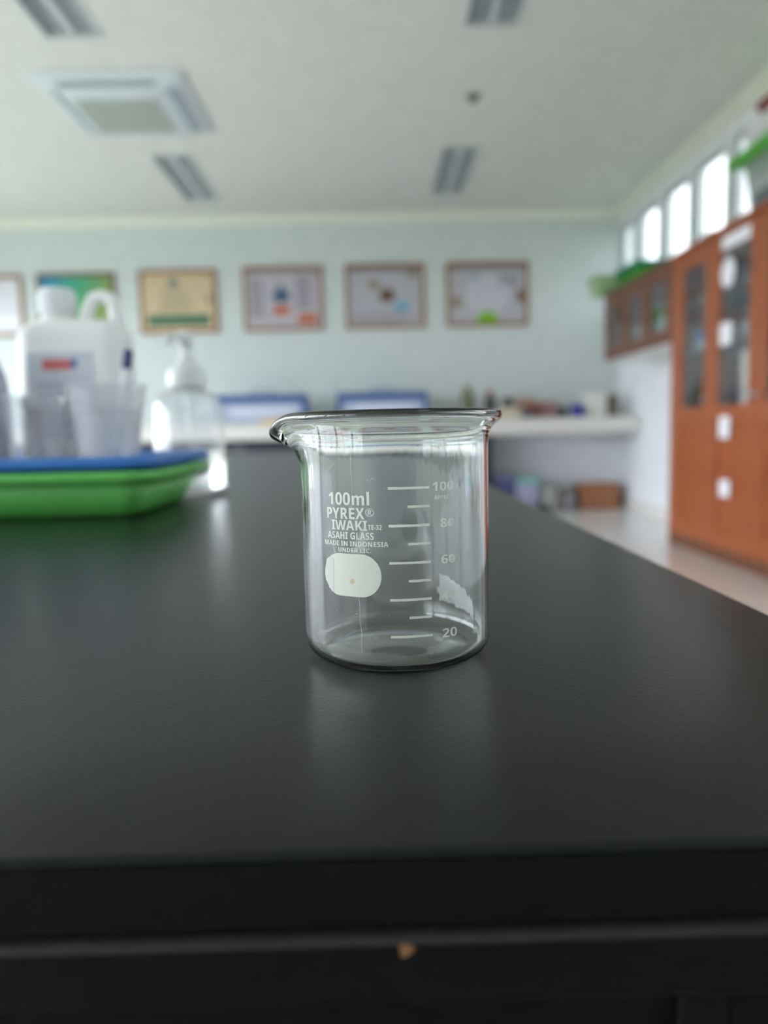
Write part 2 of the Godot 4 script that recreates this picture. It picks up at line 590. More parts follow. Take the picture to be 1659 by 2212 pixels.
func make_tall_cabinet() -> void:
	var zA := -5.44
	var zB := -3.54
	var x := 2.1
	var t := thing("tall_cabinet", "tall reddish-brown wooden cabinet with glazed doors beside the right wall", "cabinet", Vector3(x + 0.24, 0, (zA + zB) / 2))
	var o := -t.position
	var B := func(called: String, lo: Vector3, hi: Vector3, m: Material) -> MeshInstance3D:
		return bar(called, lo + o, hi + o, m, t, 0.003)
	B.call("side_panel", Vector3(x + 0.0, 0.0, zA), Vector3(WALL_RIGHT - 0.015, 2.0, zA + 0.025), M.wood)
	B.call("side_panel", Vector3(x + 0.0, 0.0, zB - 0.025), Vector3(WALL_RIGHT - 0.015, 2.0, zB), M.wood)
	B.call("top_panel", Vector3(x - 0.012, 1.97, zA - 0.01), Vector3(WALL_RIGHT - 0.015, 2.0, zB + 0.01), M.wood)
	B.call("back_panel", Vector3(WALL_RIGHT - 0.03, 0.09, zA + 0.025), Vector3(WALL_RIGHT - 0.015, 1.97, zB - 0.025), M.inside)
	B.call("plinth", Vector3(x + 0.012, 0.0, zA + 0.025), Vector3(x + 0.035, 0.09, zB - 0.025), M.wood_dark)
	B.call("bottom_panel", Vector3(x + 0.03, 0.09, zA + 0.025), Vector3(WALL_RIGHT - 0.03, 0.11, zB - 0.025), M.inside)
	B.call("corner_post", Vector3(x, 0.09, zA + 0.026), Vector3(x + 0.022, 1.97, zA + 0.1), M.wood)
	for y in [0.94, 1.33, 1.66]:
		B.call("shelf", Vector3(x + 0.05, y - 0.01, zA + 0.025), Vector3(WALL_RIGHT - 0.03, y + 0.01, zB - 0.025), M.inside)
	var zs := [-5.34, -4.80, -4.22, -3.64]
	for i in 3:
		var d := cabinet_door(t, x + o.x, zs[i] + o.z, zs[i + 1] + o.z, 0.09, 1.965, 0.95, M.wood, M.door_glass)
		var zk: float = zs[i + 1] - 0.04 if i != 2 else zs[i] + 0.04
		part("knob", lathe([[0, 0.0], [0.006, 0.0], [0.006, 0.012], [0.013, 0.018], [0.016, 0.026], [0.012, 0.033], [0, 0.036]], 20), M.metal, d, Vector3(x, 1.0, zk) + o - d.position, Vector3(0, 0, PI / 2))
	# what stands on its shelves
	var bx := thing("storage_box", "blue storage box with a pale base behind the first tall cabinet pane", "box", Vector3(x + 0.19, 1.34, -5.06))
	part("base", block(Vector3(0.22, 0.05, 0.34), 0.008), mat(Color(0.70, 0.80, 0.86), 0.5), bx, Vector3(0, 0.025, 0))
	part("lid", block(Vector3(0.225, 0.065, 0.345), 0.012), mat(Color(0.10, 0.42, 0.78), 0.4), bx, Vector3(0, 0.083, 0))
	for i in 5:
		var fo := thing("file_folder", ["white file lying lowest of the pile behind the second cabinet pane", "cream file second from the bottom behind the second cabinet pane", "white file in the middle of the pile behind the second cabinet pane", "cream file second from the top behind the second cabinet pane", "blue file on top of the pile behind the second cabinet pane"][i], "file", Vector3(x + 0.21, 0.951 + 0.066 * i, -4.47 + 0.008 * (i % 3)), 0.03 * ((i * 7) % 3 - 1), "files piled in the tall cabinet")
		var fm: Material = [mat(Color(0.88, 0.87, 0.85)), mat(Color(0.85, 0.83, 0.78)), mat(Color(0.90, 0.90, 0.88)), mat(Color(0.84, 0.82, 0.77)), mat(Color(0.16, 0.23, 0.55))][i]
		part("cover", block(Vector3(0.25, 0.064, 0.008), 0.003), fm, fo, Vector3(0, 0.032, 0.14))
		part("cover", block(Vector3(0.25, 0.008, 0.28), 0.003), fm, fo, Vector3(0, 0.06, 0))
		part("pages", block(Vector3(0.235, 0.054, 0.265), 0.002), mat(Color(0.93, 0.92, 0.89)), fo, Vector3(0, 0.027, 0))
	var ro := thing("paper_roll", "pale grey paper roll lying on the shelf behind the second cabinet pane", "roll", Vector3(x + 0.12, 1.393, -4.51))
	part("sheet", tube([Vector3(0, 0, -0.19), Vector3(0, 0, 0.0), Vector3(0, 0, 0.19)], 0.05, 24), mat(Color(0.80, 0.80, 0.83)), ro)
	part("band", tube([Vector3(0, 0, -0.02), Vector3(0, 0, 0.02)], 0.0515, 24), mat(Color(0.60, 0.62, 0.66)), ro)
	var jar := thing("specimen_jar", "small pink capped jar low behind the first tall cabinet pane", "jar", Vector3(x + 0.15, 0.95, -4.97))
	part("body", lathe([[0, 0], [0.035, 0], [0.037, 0.01], [0.037, 0.05], [0.028, 0.06], [0, 0.06]], 24), mat(Color(0.82, 0.80, 0.80)), jar)
	part("cap", lathe([[0.03, 0.058], [0.031, 0.06], [0.031, 0.08], [0, 0.082]], 24), mat(Color(0.75, 0.45, 0.50)), jar)


func make_wall_cabinet() -> void:
	var zA := -7.0
	var zB := -5.455
	var x := 2.1
	var t := thing("hanging_cabinet", "brown wooden wall cabinet with small glass doors hung beside the tall cabinet", "cabinet", Vector3(x + 0.24, 1.42, (zA + zB) / 2))
	var o := -t.position
	var B := func(called: String, lo: Vector3, hi: Vector3, m: Material) -> MeshInstance3D:
		return bar(called, lo + o, hi + o, m, t, 0.003)
	B.call("side_panel", Vector3(x, 1.42, zA), Vector3(WALL_RIGHT, 2.0, zA + 0.022), M.wood_dark)
	B.call("side_panel", Vector3(x, 1.42, zB - 0.022), Vector3(WALL_RIGHT, 2.0, zB), M.wood_dark)
	B.call("top_panel", Vector3(x - 0.008, 1.975, zA), Vector3(WALL_RIGHT, 2.0, zB), M.wood_dark)
	B.call("bottom_panel", Vector3(x + 0.023, 1.42, zA + 0.022), Vector3(WALL_RIGHT, 1.442, zB - 0.022), M.counter)
	B.call("back_panel", Vector3(WALL_RIGHT - 0.015, 1.442, zA + 0.022), Vector3(WALL_RIGHT, 1.975, zB - 0.022), M.inside)
	B.call("shelf", Vector3(x + 0.05, 1.69, zA + 0.022), Vector3(WALL_RIGHT - 0.015, 1.71, zB - 0.022), M.inside)
	var zs := [-7.0, -6.46, -5.98, -5.455]
	for i in 3:
		var d := cabinet_door(t, x + o.x, zs[i] + o.z, zs[i + 1] + o.z, 1.42 + o.y, 1.975 + o.y, 1.42 + o.y, M.wood_dark, M.dark_glass if i == 0 else M.door_glass)
		part("knob", lathe([[0, 0.0], [0.005, 0.0], [0.005, 0.01], [0.011, 0.015], [0.011, 0.022], [0, 0.026]], 16), M.metal, d, Vector3(x, 1.68, zs[i + 1] - 0.05) + o - d.position, Vector3(0, 0, PI / 2))
	for i in 2:
		var k := thing("reagent_box", ["pale blue carton behind the middle pane of the wall cabinet", "pale aqua carton behind the near pane of the wall cabinet"][i], "box", Vector3(x + 0.16, 1.4435, [-6.2, -5.72][i]), 0.0, "cartons in the wall cabinet")
		part("body", block(Vector3(0.2, 0.17, 0.24), 0.004), mat([Color(0.62, 0.72, 0.78), Color(0.72, 0.82, 0.84)][i]), k, Vector3(0, 0.085, 0))
		part("lid", block(Vector3(0.206, 0.03, 0.246), 0.004), mat([Color(0.72, 0.80, 0.84), Color(0.80, 0.88, 0.90)][i]), k, Vector3(0, 0.185, 0))


# ==================================================================== ceiling
func light_spots() -> Array:
	return [Vector2(-1.555, -6.97), Vector2(0.75, -6.91), Vector2(0.70, -3.87), Vector2(-1.60, -3.92), Vector2(0.70, -0.8), Vector2(-1.60, -0.8)]


func make_ceiling_fittings() -> void:
	var tin := mat(Color(0.80, 0.82, 0.83), 0.35, 0.2)
	var blade := mat(Color(0.74, 0.77, 0.78), 0.4, 0.2)
	var white := mat(Color(0.80, 0.82, 0.82), 0.4)
	var tube_white := mat(Color(0.9, 0.92, 0.92), 0.3)  # plain white of the unlit tubes
	var says := ["unlit louvred ceiling light at the far left, beyond the air conditioner", "unlit louvred ceiling light at the far right, nearest the right windows and far wall", "unlit louvred ceiling light cut by the top frame edge on the right", "unlit louvred ceiling light in the top left corner of the view", "unlit louvred ceiling light overhead right of the bench", "unlit louvred ceiling light overhead left of the bench"]
	var spots := light_spots()
	for i in 4:
		var t := thing("ceiling_light", says[i], "ceiling light", Vector3(spots[i].x, CEILING, spots[i].y), 0.0, "recessed louvred ceiling lights")
		part("housing", block(Vector3(0.286, 0.006, 1.196), 0.0), tin, t, Vector3(0, 0.09, 0))
		for s in [-1, 1]:
			part("frame", block(Vector3(0.022, 0.012, 1.24), 0.002), white, t, Vector3(s * 0.149, -0.006, 0))
			part("frame", block(Vector3(0.276, 0.012, 0.022), 0.002), white, t, Vector3(0, -0.006, s * 0.609))
			part("reflector", block(Vector3(0.004, 0.085, 1.19), 0.0), tin, t, Vector3(s * 0.139, 0.045, 0))
			part("lamp_tube", tube([Vector3(0, 0, -0.58), Vector3(0, 0, 0), Vector3(0, 0, 0.58)], 0.013, 12), tube_white, t, Vector3(s * 0.07, 0.055, 0))
		part("divider", prism(PackedVector2Array([Vector2(-0.02, 0.0), Vector2(0.02, 0.0), Vector2(0.006, 0.05), Vector2(-0.006, 0.05)]), 1.19), tin, t, Vector3(0, 0.0, 0))
		for k in 16:
			for s in [-1, 1]:
				part("louvre_blade", block(Vector3(0.115, 0.04, 0.004), 0.0), blade, t, Vector3(s * 0.079, 0.02, -0.56 + 1.12 * k / 15.0))
	# cassette air conditioner
	var a := thing("air_conditioner", "square cassette air conditioner with a grey intake grille in the ceiling", "air conditioner", Vector3(-1.58, CEILING - 0.001, -5.42))
	var shell := mat(Color(0.80, 0.83, 0.84), 0.45)
	var shaded_vane := mat(Color(0.62, 0.66, 0.68), 0.45)  # darker copy for the near and right vanes, their shade painted in
	var grille := mat(Color(0.70, 0.73, 0.70), 0.6)
	part("panel", loft([[0.0, 0, 0, -0.035], [0.44, 0.455, 0.04, -0.035], [0.475, 0.49, 0.05, -0.012], [0.48, 0.495, 0.05, -0.001], [0.0, 0, 0, -0.001]]), shell, a)
	part("air_vane", block(Vector3(0.6, 0.014, 0.085), 0.004), shaded_vane, a, Vector3(-0.02, -0.040, 0.385), Vector3(0.2, 0, 0))
	part("air_vane", block(Vector3(0.6, 0.014, 0.06), 0.004), shell, a, Vector3(-0.02, -0.040, -0.425), Vector3(-0.15, 0, 0))
	part("air_vane", block(Vector3(0.085, 0.014, 0.68), 0.004), shaded_vane, a, Vector3(0.375, -0.040, -0.03), Vector3(0, 0, 0.2))
	part("air_vane", block(Vector3(0.06, 0.014, 0.68), 0.004), shell, a, Vector3(-0.405, -0.040, -0.03), Vector3(0, 0, -0.15))
	var g := part("intake_grille", block(Vector3(0.54, 0.008, 0.56), 0.003), grille, a, Vector3(-0.05, -0.039, -0.12))
	for k in 18:
		part("slat", block(Vector3(0.5, 0.008, 0.012), 0.002), grille, g, Vector3(0, -0.007, -0.255 + 0.03 * k))
	var dt := thing("smoke_detector", "small dark round smoke detector on the ceiling between the right lights", "detector", Vector3(0.72, CEILING, -5.37))
	part("base", lathe([[0, -0.012], [0.045, -0.012], [0.05, -0.006], [0.05, 0], [0, 0]], 28), mat(Color(0.55, 0.56, 0.52), 0.5), dt)
	part("sensor_dome", lathe([[0, -0.045], [0.015, -0.044], [0.026, -0.036], [0.03, -0.025], [0.03, -0.012], [0, -0.012]], 28), mat(Color(0.30, 0.31, 0.28), 0.5), dt)


# ==================================================================== posters
func blob(im: Image, c: Vector2, r: Vector2, col: Color) -> void:
	for y in range(int(c.y - r.y), int(c.y + r.y) + 1):
		for x in range(int(c.x - r.x), int(c.x + r.x) + 1):
			if x >= 0 and y >= 0 and x < im.get_width() and y < im.get_height() and pow((x - c.x) / r.x, 2) + pow((y - c.y) / r.y, 2) <= 1.0:
				im.set_pixel(x, y, col)


func lines(im: Image, r: Rect2i, step: int, thick: int, col: Color) -> void:
	var y := r.position.y
	while y < r.end.y:
		im.fill_rect(Rect2i(r.position.x, y, int(r.size.x * rng.randf_range(0.7, 1.0)), thick), col)
		y += step


func poster_print(n: int) -> ImageTexture:
	var W := 320
	var H := 240
	var im := Image.create(W, H, false, Image.FORMAT_RGB8)
	var lilac := Color(0.73, 0.71, 0.745)
	var ink := Color(0.45, 0.43, 0.48)
	match n:
		0:
			im.fill(Color(0.86, 0.86, 0.89))
			lines(im, Rect2i(30, 30, 200, 120), 14, 5, Color(0.7, 0.7, 0.78))
			im.fill_rect(Rect2i(0, 165, W, 40), Color(0.92, 0.92, 0.94))
		1:
			for x in W:
				for y in H:
					var k := clampf((x + 0.35 * y) / 330.0, 0, 1)
					var col := Color(0.20, 0.55, 0.75).lerp(Color(0.25, 0.65, 0.52), clampf(k * 2.0, 0, 1)).lerp(Color(0.55, 0.62, 0.35), clampf(k * 2.0 - 1.0, 0, 1))
					im.set_pixel(x, y, col)
			blob(im, Vector2(170, 130), Vector2(60, 50), Color(0.35, 0.68, 0.45))
			lines(im, Rect2i(30, 180, 240, 44), 12, 5, Color(0.85, 0.88, 0.80))
		2:
			im.fill(Color(0.82, 0.74, 0.60))
			blob(im, Vector2(140, 40), Vector2(24, 18), Color(0.38, 0.46, 0.48))
			lines(im, Rect2i(85, 70, 140, 60), 14, 6, Color(0.62, 0.58, 0.48))
			lines(im, Rect2i(70, 135, 170, 25), 12, 5, Color(0.66, 0.61, 0.50))
			im.fill_rect(Rect2i(18, 176, 284, 46), Color(0.26, 0.44, 0.34))
			blob(im, Vector2(300, 110), Vector2(10, 22), Color(0.45, 0.50, 0.38))
		3:
			im.fill(lilac)
			lines(im, Rect2i(16, 40, 62, 150), 16, 7, ink)
			lines(im, Rect2i(216, 30, 84, 130), 16, 7, ink)
			blob(im, Vector2(150, 108), Vector2(38, 28), Color(0.25, 0.36, 0.48))
			blob(im, Vector2(150, 80), Vector2(12, 22), Color(0.30, 0.42, 0.52))
			im.fill_rect(Rect2i(116, 150, 70, 36), Color(0.76, 0.38, 0.22))
			im.fill_rect(Rect2i(222, 186, 84, 40), Color(0.76, 0.40, 0.24))
			im.fill_rect(Rect2i(0, 0, W, 14), Color(0.62, 0.58, 0.60))
		4:
			im.fill(Color(0.71, 0.70, 0.73))
			blob(im, Vector2(112, 70), Vector2(26, 20), Color(0.55, 0.53, 0.40))
			blob(im, Vector2(168, 116), Vector2(36, 30), Color(0.42, 0.32, 0.26))
			blob(im, Vector2(232, 164), Vector2(32, 22), Color(0.42, 0.68, 0.78))
			im.fill_rect(Rect2i(0, 0, W, 16), Color(0.52, 0.50, 0.52))
			lines(im, Rect2i(14, 190, 290, 40), 13, 6, Color(0.60, 0.58, 0.60))
			blob(im, Vector2(280, 30), Vector2(24, 14), Color(0.55, 0.54, 0.42))
		_:
			im.fill(Color(0.72, 0.71, 0.74))
			blob(im, Vector2(160, 120), Vector2(96, 84), Color(0.77, 0.77, 0.80))
			blob(im, Vector2(160, 236), Vector2(46, 46), Color(0.48, 0.72, 0.12))
			blob(im, Vector2(28, 150), Vector2(20, 26), Color(0.58, 0.50, 0.40))
			blob(im, Vector2(300, 130), Vector2(18, 28), Color(0.45, 0.36, 0.30))
			blob(im, Vector2(110, 40), Vector2(20, 14), Color(0.58, 0.66, 0.70))
			im.fill_rect(Rect2i(0, 0, W, 18), Color(0.56, 0.53, 0.55))
			lines(im, Rect2i(210, 40, 90, 50), 13, 5, ink)
	return ImageTexture.create_from_image(im)


func make_posters() -> void:
	var frame := mat(Color(0.60, 0.42, 0.29), 0.5)
	var dark := mat(Color(0.45, 0.33, 0.24), 0.5)
	# left edge, right edge, top, bottom on the far wall
	var spots := [[-4.36, -3.56, 2.51, 1.89], [-3.41, -2.61, 2.515, 1.89], [-2.37, -1.57, 2.53, 1.89], [-1.30, -0.48, 2.545, 1.895], [-0.25, 0.57, 2.55, 1.90], [0.795, 1.645, 2.55, 1.90]]
	var says := ["pale white poster in a brown frame, leftmost and cut by the view", "blue to green poster in a brown frame, behind the white jug", "cream poster with a dark green band along its bottom", "lilac poster with a blue flask shape and two orange blocks", "grey lilac poster with brown and light blue spots", "grey poster with a bright green patch at its bottom, rightmost framed"]
	for i in 6:
		var s: Array = spots[i]
		var w: float = s[1] - s[0]
		var h: float = s[2] - s[3]
		var t := thing("framed_poster", says[i], "poster", Vector3((s[0] + s[1]) / 2, (s[2] + s[3]) / 2, WALL_BACK), 0.0, "framed posters on the far wall")
		var fm: Material = dark if i == 1 else frame
		var b := 0.035
		for k in [-1, 1]:
			part("frame", block(Vector3(w, b, 0.025), 0.004), fm, t, Vector3(0, k * (h - b) / 2, 0.0125))
			part("frame", block(Vector3(b, h - 2 * b, 0.025), 0.004), fm, t, Vector3(k * (w - b) / 2, 0, 0.0125))
		var pm := mat(Color(1, 1, 1), 0.55)
		pm.albedo_texture = poster_print(i)
		pm.texture_repeat = false
		var st := begin(false)
		var hw := w / 2 - b
		var hh := h / 2 - b
		var q := [Vector3(-hw, -hh, 0.014), Vector3(-hw, hh, 0.014), Vector3(hw, hh, 0.014), Vector3(hw, -hh, 0.014)]
		var uv := [Vector2(0, 1), Vector2(0, 0), Vector2(1, 0), Vector2(1, 1)]
		for k in [0, 1, 2, 0, 2, 3]:
			st.set_uv(uv[k])
			st.add_vertex(q[k])
		part("printed_sheet", done(st), pm, t)
		part("backing", block(Vector3(w - 0.02, h - 0.02, 0.012), 0.0), M.inside, t, Vector3(0, 0, 0.007))


# ==================================================================== the glass vessel
func spout(theta: float) -> float:
	var d := angle_difference(theta, deg_to_rad(-93.0))
	return exp(-pow(d / 0.36, 2))


# point of the vessel's wall: theta from +z towards +x, radius r, height y (metres, foot at 0)
func wall_point(theta: float, r: float, y: float) -> Vector3:
	var w := smoothstep(0.056, 0.0685, y)
	var g := spout(theta) * w
	r += g * 0.0052
	y -= g * g * 0.0042
	return Vector3(sin(theta) * r, y, cos(theta) * r)


func make_vessel() -> void:
	var t := thing("glass_beaker", "clear glass beaker with white printed graduations and lettering on the black bench", "beaker", VESSEL)
	var R := VESSEL_R
	var th := 0.00135
	var prof := []                  # [r, y, ripple]
	prof.append([0.0, 0.0012, 0.0])
	prof.append([0.012, 0.0010, 0.0])
	prof.append([0.019, 0.0004, 0.0])
	prof.append([0.0215, 0.0, 0.0])
	for k in range(1, 9):
		var a := PI / 2 * k / 8
		prof.append([R - 0.0058 + 0.0058 * sin(a), 0.0058 - 0.0058 * cos(a), 0.0])
	for k in range(1, 12):
		prof.append([R, lerpf(0.0058, 0.0615, k / 11.0), 1.0])
	for p in [[0.0001, 0.0632], [0.0004, 0.0648], [0.0010, 0.0662], [0.0019, 0.0674], [0.0028, 0.0681], [0.0036, 0.0687], [0.0040, 0.0694], [0.0041, 0.0702], [0.0038, 0.0709], [0.0031, 0.0714], [0.0022, 0.0715], [0.0013, 0.0711], [0.0005, 0.0703], [-0.0002, 0.0692], [-0.0007, 0.0679], [-0.0011, 0.0664], [-0.0013, 0.0648], [-0.00135, 0.0632]]:
		prof.append([R + p[0], p[1], 0.0])
	for k in range(0, 12):
		prof.append([R - th, lerpf(0.0615, 0.0058, k / 11.0), -1.0])
	for k in range(1, 8):
		var a := PI / 2 * k / 7
		prof.append([R - 0.0058 + 0.00445 * cos(a), 0.0058 - 0.00435 * sin(a), 0.0])
	prof.append([0.0190, 0.0017, 0.0])
	prof.append([0.015, 0.0022, 0.0])
	prof.append([0.008, 0.0030, 0.0])
	prof.append([0.0, 0.0032, 0.0])
	var N := 480
	var wave := PackedFloat32Array()
	var nz := FastNoiseLite.new()
	nz.seed = 4
	nz.frequency = 1.0
	for j in N:
		var a := TAU * j / N
		wave.append((nz.get_noise_2d(cos(a) * 9.0, sin(a) * 9.0) + 0.5 * nz.get_noise_2d(cos(a) * 21.0 + 50.0, sin(a) * 21.0)) * 0.000018)
	var rows := []
	for p in prof:
		var ring := PackedVector3Array()
		for j in N:
			var a := TAU * j / N
			ring.append(wall_point(PI / 2 + a, maxf(p[0] + (wave[j] if p[2] < 0 else 0.0), 0.0), p[1]))
		rows.append(ring)
	part("glass_body", grid(rows), M.glass, t)
	# graduation lines
	var ys := [50.9, 46.0, 41.0, 36.1, 31.1, 26.2, 21.2, 16.3, 11.2]
	for i in 9:
		part("graduation_line", strip(-5.5 if i % 2 == 0 else 5.0, 17.4 + i * 0.1, ys[i] - 0.33, ys[i] + 0.33), M.enamel, t)
	# lettering: text, weight, angle from, angle to, baseline, height of capitals (mm)
	for a in [["100", 600, 19.4, 32.8, 49.8, 2.45], ["80", 600, 23.9, 33.2, 40.0, 2.45], ["60", 600, 24.3, 33.5, 30.2, 2.45], ["40", 600, 24.3, 33.8, 20.4, 2.3], ["20", 600, 24.3, 34.2, 10.0, 2.55]]:
		part("numeral", lettering(a[0], a[1], a[2], a[3], a[4], a[5]), M.enamel, t)
	for a in [["APPROX", 600, 20.3, 32.6, 47.5, 1.15], ["100ml", 600, -42.2, -16.0, 46.45, 3.6], ["PYREX", 600, -43.8, -18.9, 42.75, 3.0], ["®", 400, -18.4, -13.4, 43.5, 2.1], ["IWAKI", 800, -40.4, -17.4, 39.75, 2.65], ["TE-32", 600, -17.0, -9.2, 40.0, 1.3], ["ASAHI GLASS", 600, -43.6, -13.8, 37.3, 1.95], ["MADE IN INDONESIA", 600, -46.2, -5.8, 35.45, 1.35], ["UNDER LIC.", 600, -36.0, -15.4, 33.8, 1.2]]:
		part("lettering", lettering(a[0], a[1], a[2], a[3], a[4], a[5]), M.enamel, t)
	# oblong writing patch, its lower left edge worn off
	var oval := PackedVector2Array()
	for k in 33:
		var a := -PI / 2 + PI * k / 32
		oval.append(Vector2(-21.4 + 11.4 * cos(a), 27.6 + 5.8 * sin(a)))
	for k in 33:
		var a := PI / 2 + PI * k / 32
		var wear := rng.randf_range(-0.5, 0.0) if k > 20 and k < 29 else 0.0
		oval.append(Vector2(-35.4 + (11.6 + wear) * cos(a), 27.6 + (5.8 + wear * 0.6) * sin(a)))
	var patch := part("writing_patch", wrapped(oval, R + 0.00002, 0.00005), M.enamel, t)
	part("stain", wrapped(ragged(Vector2(-27.3, 25.9), Vector2(1.6, 0.75), 18), R + 0.00008, 0.00003), M.stain, patch)
	var flap := PackedVector2Array([Vector2(-46.2, 29.2), Vector2(-45.2, 31.4), Vector2(-43.5, 32.0), Vector2(-40.2, 31.9), Vector2(-39.4, 31.2), Vector2(-39.7, 29.0), Vector2(-40.0, 26.0), Vector2(-40.4, 23.0), Vector2(-41.6, 22.6), Vector2(-42.9, 23.6), Vector2(-44.6, 25.0), Vector2(-45.9, 26.6)])
	part("torn_tape", wrapped(flap, R + 0.00008, 0.00006), M.tape, patch)
	# ragged white patch on the far side
	var label := PackedVector2Array([Vector2(146.5, 18.6), Vector2(140, 18.0), Vector2(132, 16.4), Vector2(124, 14.9), Vector2(117, 12.7), Vector2(112, 9.8), Vector2(108.5, 6.2), Vector2(112, 5.6), Vector2(115.5, 6.3), Vector2(118, 7.7), Vector2(122, 7.5), Vector2(126, 8.3), Vector2(131, 8.2), Vector2(136, 9.5), Vector2(140, 9.1), Vector2(143, 9.9), Vector2(147.5, 9.4), Vector2(147.0, 11.5), Vector2(148.6, 12.3), Vector2(148.8, 13.8), Vector2(147, 14.6)])
	part("ragged_patch", wrapped(label, R + 0.00003, 0.00008), M.paper, t)
	# thread of dried residue and small marks on the glass
	var pts := [[-26.4, 60.5], [-26.3, 56.0], [-25.9, 52.5], [-26.2, 50.0], [-25.5, 46.0], [-25.1, 42.0], [-25.3, 39.0], [-24.6, 34.5]]
	part("dried_streak", thread(pts, 0.16), M.residue, t)
	part("dried_streak", thread([[-23.4, 21.8], [-22.9, 19.0], [-23.1, 16.0], [-22.2, 12.0], [-22.5, 9.0], [-21.9, 5.6]], 0.14), M.residue, t)
	part("dried_streak", thread([[-45.5, 55.0], [-43.0, 56.6], [-40.8, 55.9], [-38.5, 57.2], [-36.4, 57.0], [-35.8, 55.8]], 0.12), M.residue, t)
	part("dried_streak", thread([[-15.5, 52.3], [-14.9, 53.3], [-13.8, 53.6], [-12.7, 53.2], [-12.3, 52.4]], 0.12), M.residue, t)
	part("dried_streak", thread([[18.0, 57.4], [18.8, 58.4], [20.2, 58.5], [21.2, 57.6]], 0.1), M.residue, t)
	part("dried_streak", thread([[-40.0, 36.2], [-38.4, 33.0], [-38.0, 31.9]], 0.4), M.residue, t)
	var film := PackedVector2Array([Vector2(-46, 7.2), Vector2(-40, 8.1), Vector2(-33, 7.5), Vector2(-26, 6.9), Vector2(-18, 6.8), Vector2(-10, 6.9), Vector2(-4, 6.6), Vector2(-1, 6.2), Vector2(-1, 4.2), Vector2(-12, 4.2), Vector2(-30, 4.2), Vector2(-44, 4.2)])
	part("tape_film", wrapped(film, R + 0.00003, 0.00004), M.film, t)
	# strip of clear sticky tape down the left side, finely creased
	var sheets := []
	for i in 28:
		var y := lerpf(7.0, 61.0, i / 27.0)
		var ring := PackedVector3Array()
		for j in 161:
			var a := lerpf(-48.0, -80.0, j / 160.0) + 0.5 * nz.get_noise_1d(y * 0.35)
			var crease := nz.get_noise_2d(a * 0.32, y * 0.012) + 0.5 * nz.get_noise_2d(a * 0.75 + 90.0, y * 0.02)
			ring.append(on_wall(Vector2(a, y), R + 0.00006 + 0.00012 * (crease + 1.5)))
		sheets.append(ring)
	part("clear_tape", grid(sheets, false), M.tape_clear, t)
	for k in 14:
		var c := Vector2(rng.randf_range(-40, 30), rng.randf_range(8, 58))
		part("dried_drop", wrapped(ragged(c, Vector2(0.3, 0.14) * rng.randf_range(0.6, 1.3), 8), R + 0.00002, 0.00003), M.residue, t)


func ragged(c: Vector2, r: Vector2, n: int) -> PackedVector2Array:
	var out := PackedVector2Array()
	for k in n:
		var a := TAU * k / n
		out.append(c + Vector2(cos(a) * r.x, sin(a) * r.y) * rng.randf_range(0.7, 1.15))
	return out


# (degrees, millimetres) on the vessel's wall
func on_wall(p: Vector2, r: float) -> Vector3:
	var y := p.y / 1000.0
	if y < 0.0058:
		r -= 0.0058 - sqrt(maxf(0.0, 0.0058 * 0.0058 - pow(0.0058 - y, 2)))
	return Vector3(sin(deg_to_rad(p.x)) * r, y, cos(deg_to_rad(p.x)) * r)


# outline in (degrees, mm) laid round the wall, cut into narrow upright strips so that it follows the curve
func wrapped(poly: PackedVector2Array, r: float, thick: float) -> ArrayMesh:
	var st := begin(false)
	var lo := INF
	var hi := -INF
	for p in poly:
		lo = minf(lo, p.x)
		hi = maxf(hi, p.x)
	var n := maxi(1, int(ceil((hi - lo) / 3.0)))
	for i in n:
		var a := lerpf(lo, hi, float(i) / n)
		var b := lerpf(lo, hi, float(i + 1) / n)
		var cell := PackedVector2Array([Vector2(a, -5), Vector2(b, -5), Vector2(b, 90), Vector2(a, 90)])
		for piece in Geometry2D.intersect_polygons(poly, cell):
			var idx := Geometry2D.triangulate_polygon(piece)
			for k in range(0, idx.size(), 3):
				var q := [piece[idx[k]], piece[idx[k + 1]], piece[idx[k + 2]]]
				if (q[1] - q[0]).cross(q[2] - q[0]) > 0:
					q = [q[0], q[2], q[1]]
				for v in q:
					st.add_vertex(on_wall(v, r + thick))
				for v in [q[0], q[2], q[1]]:
					st.add_vertex(on_wall(v, r))
			for k in piece.size():
				var u: Vector2 = piece[k]
				var v: Vector2 = piece[(k + 1) % piece.size()]
				if absf(u.x - v.x) < 1e-6 and (absf(u.x - a) < 1e-6 and i > 0 or absf(u.x - b) < 1e-6 and i < n - 1):
					continue
				quad(st, on_wall(u, r), on_wall(u, r + thick), on_wall(v, r + thick), on_wall(v, r))
	return done(st)


func strip(a: float, b: float, y0: float, y1: float) -> ArrayMesh:
	var n := 12
	var out := PackedVector2Array()
	for k in n + 1:
		out.append(Vector2(lerpf(a, b, float(k) / n), y0 + rng.randf_range(-0.04, 0.04)))
	for k in n + 1:
		out.append(Vector2(lerpf(b, a, float(k) / n), y1 + rng.randf_range(-0.04, 0.04)))
	return wrapped(out, VESSEL_R + 0.00002, 0.00005)


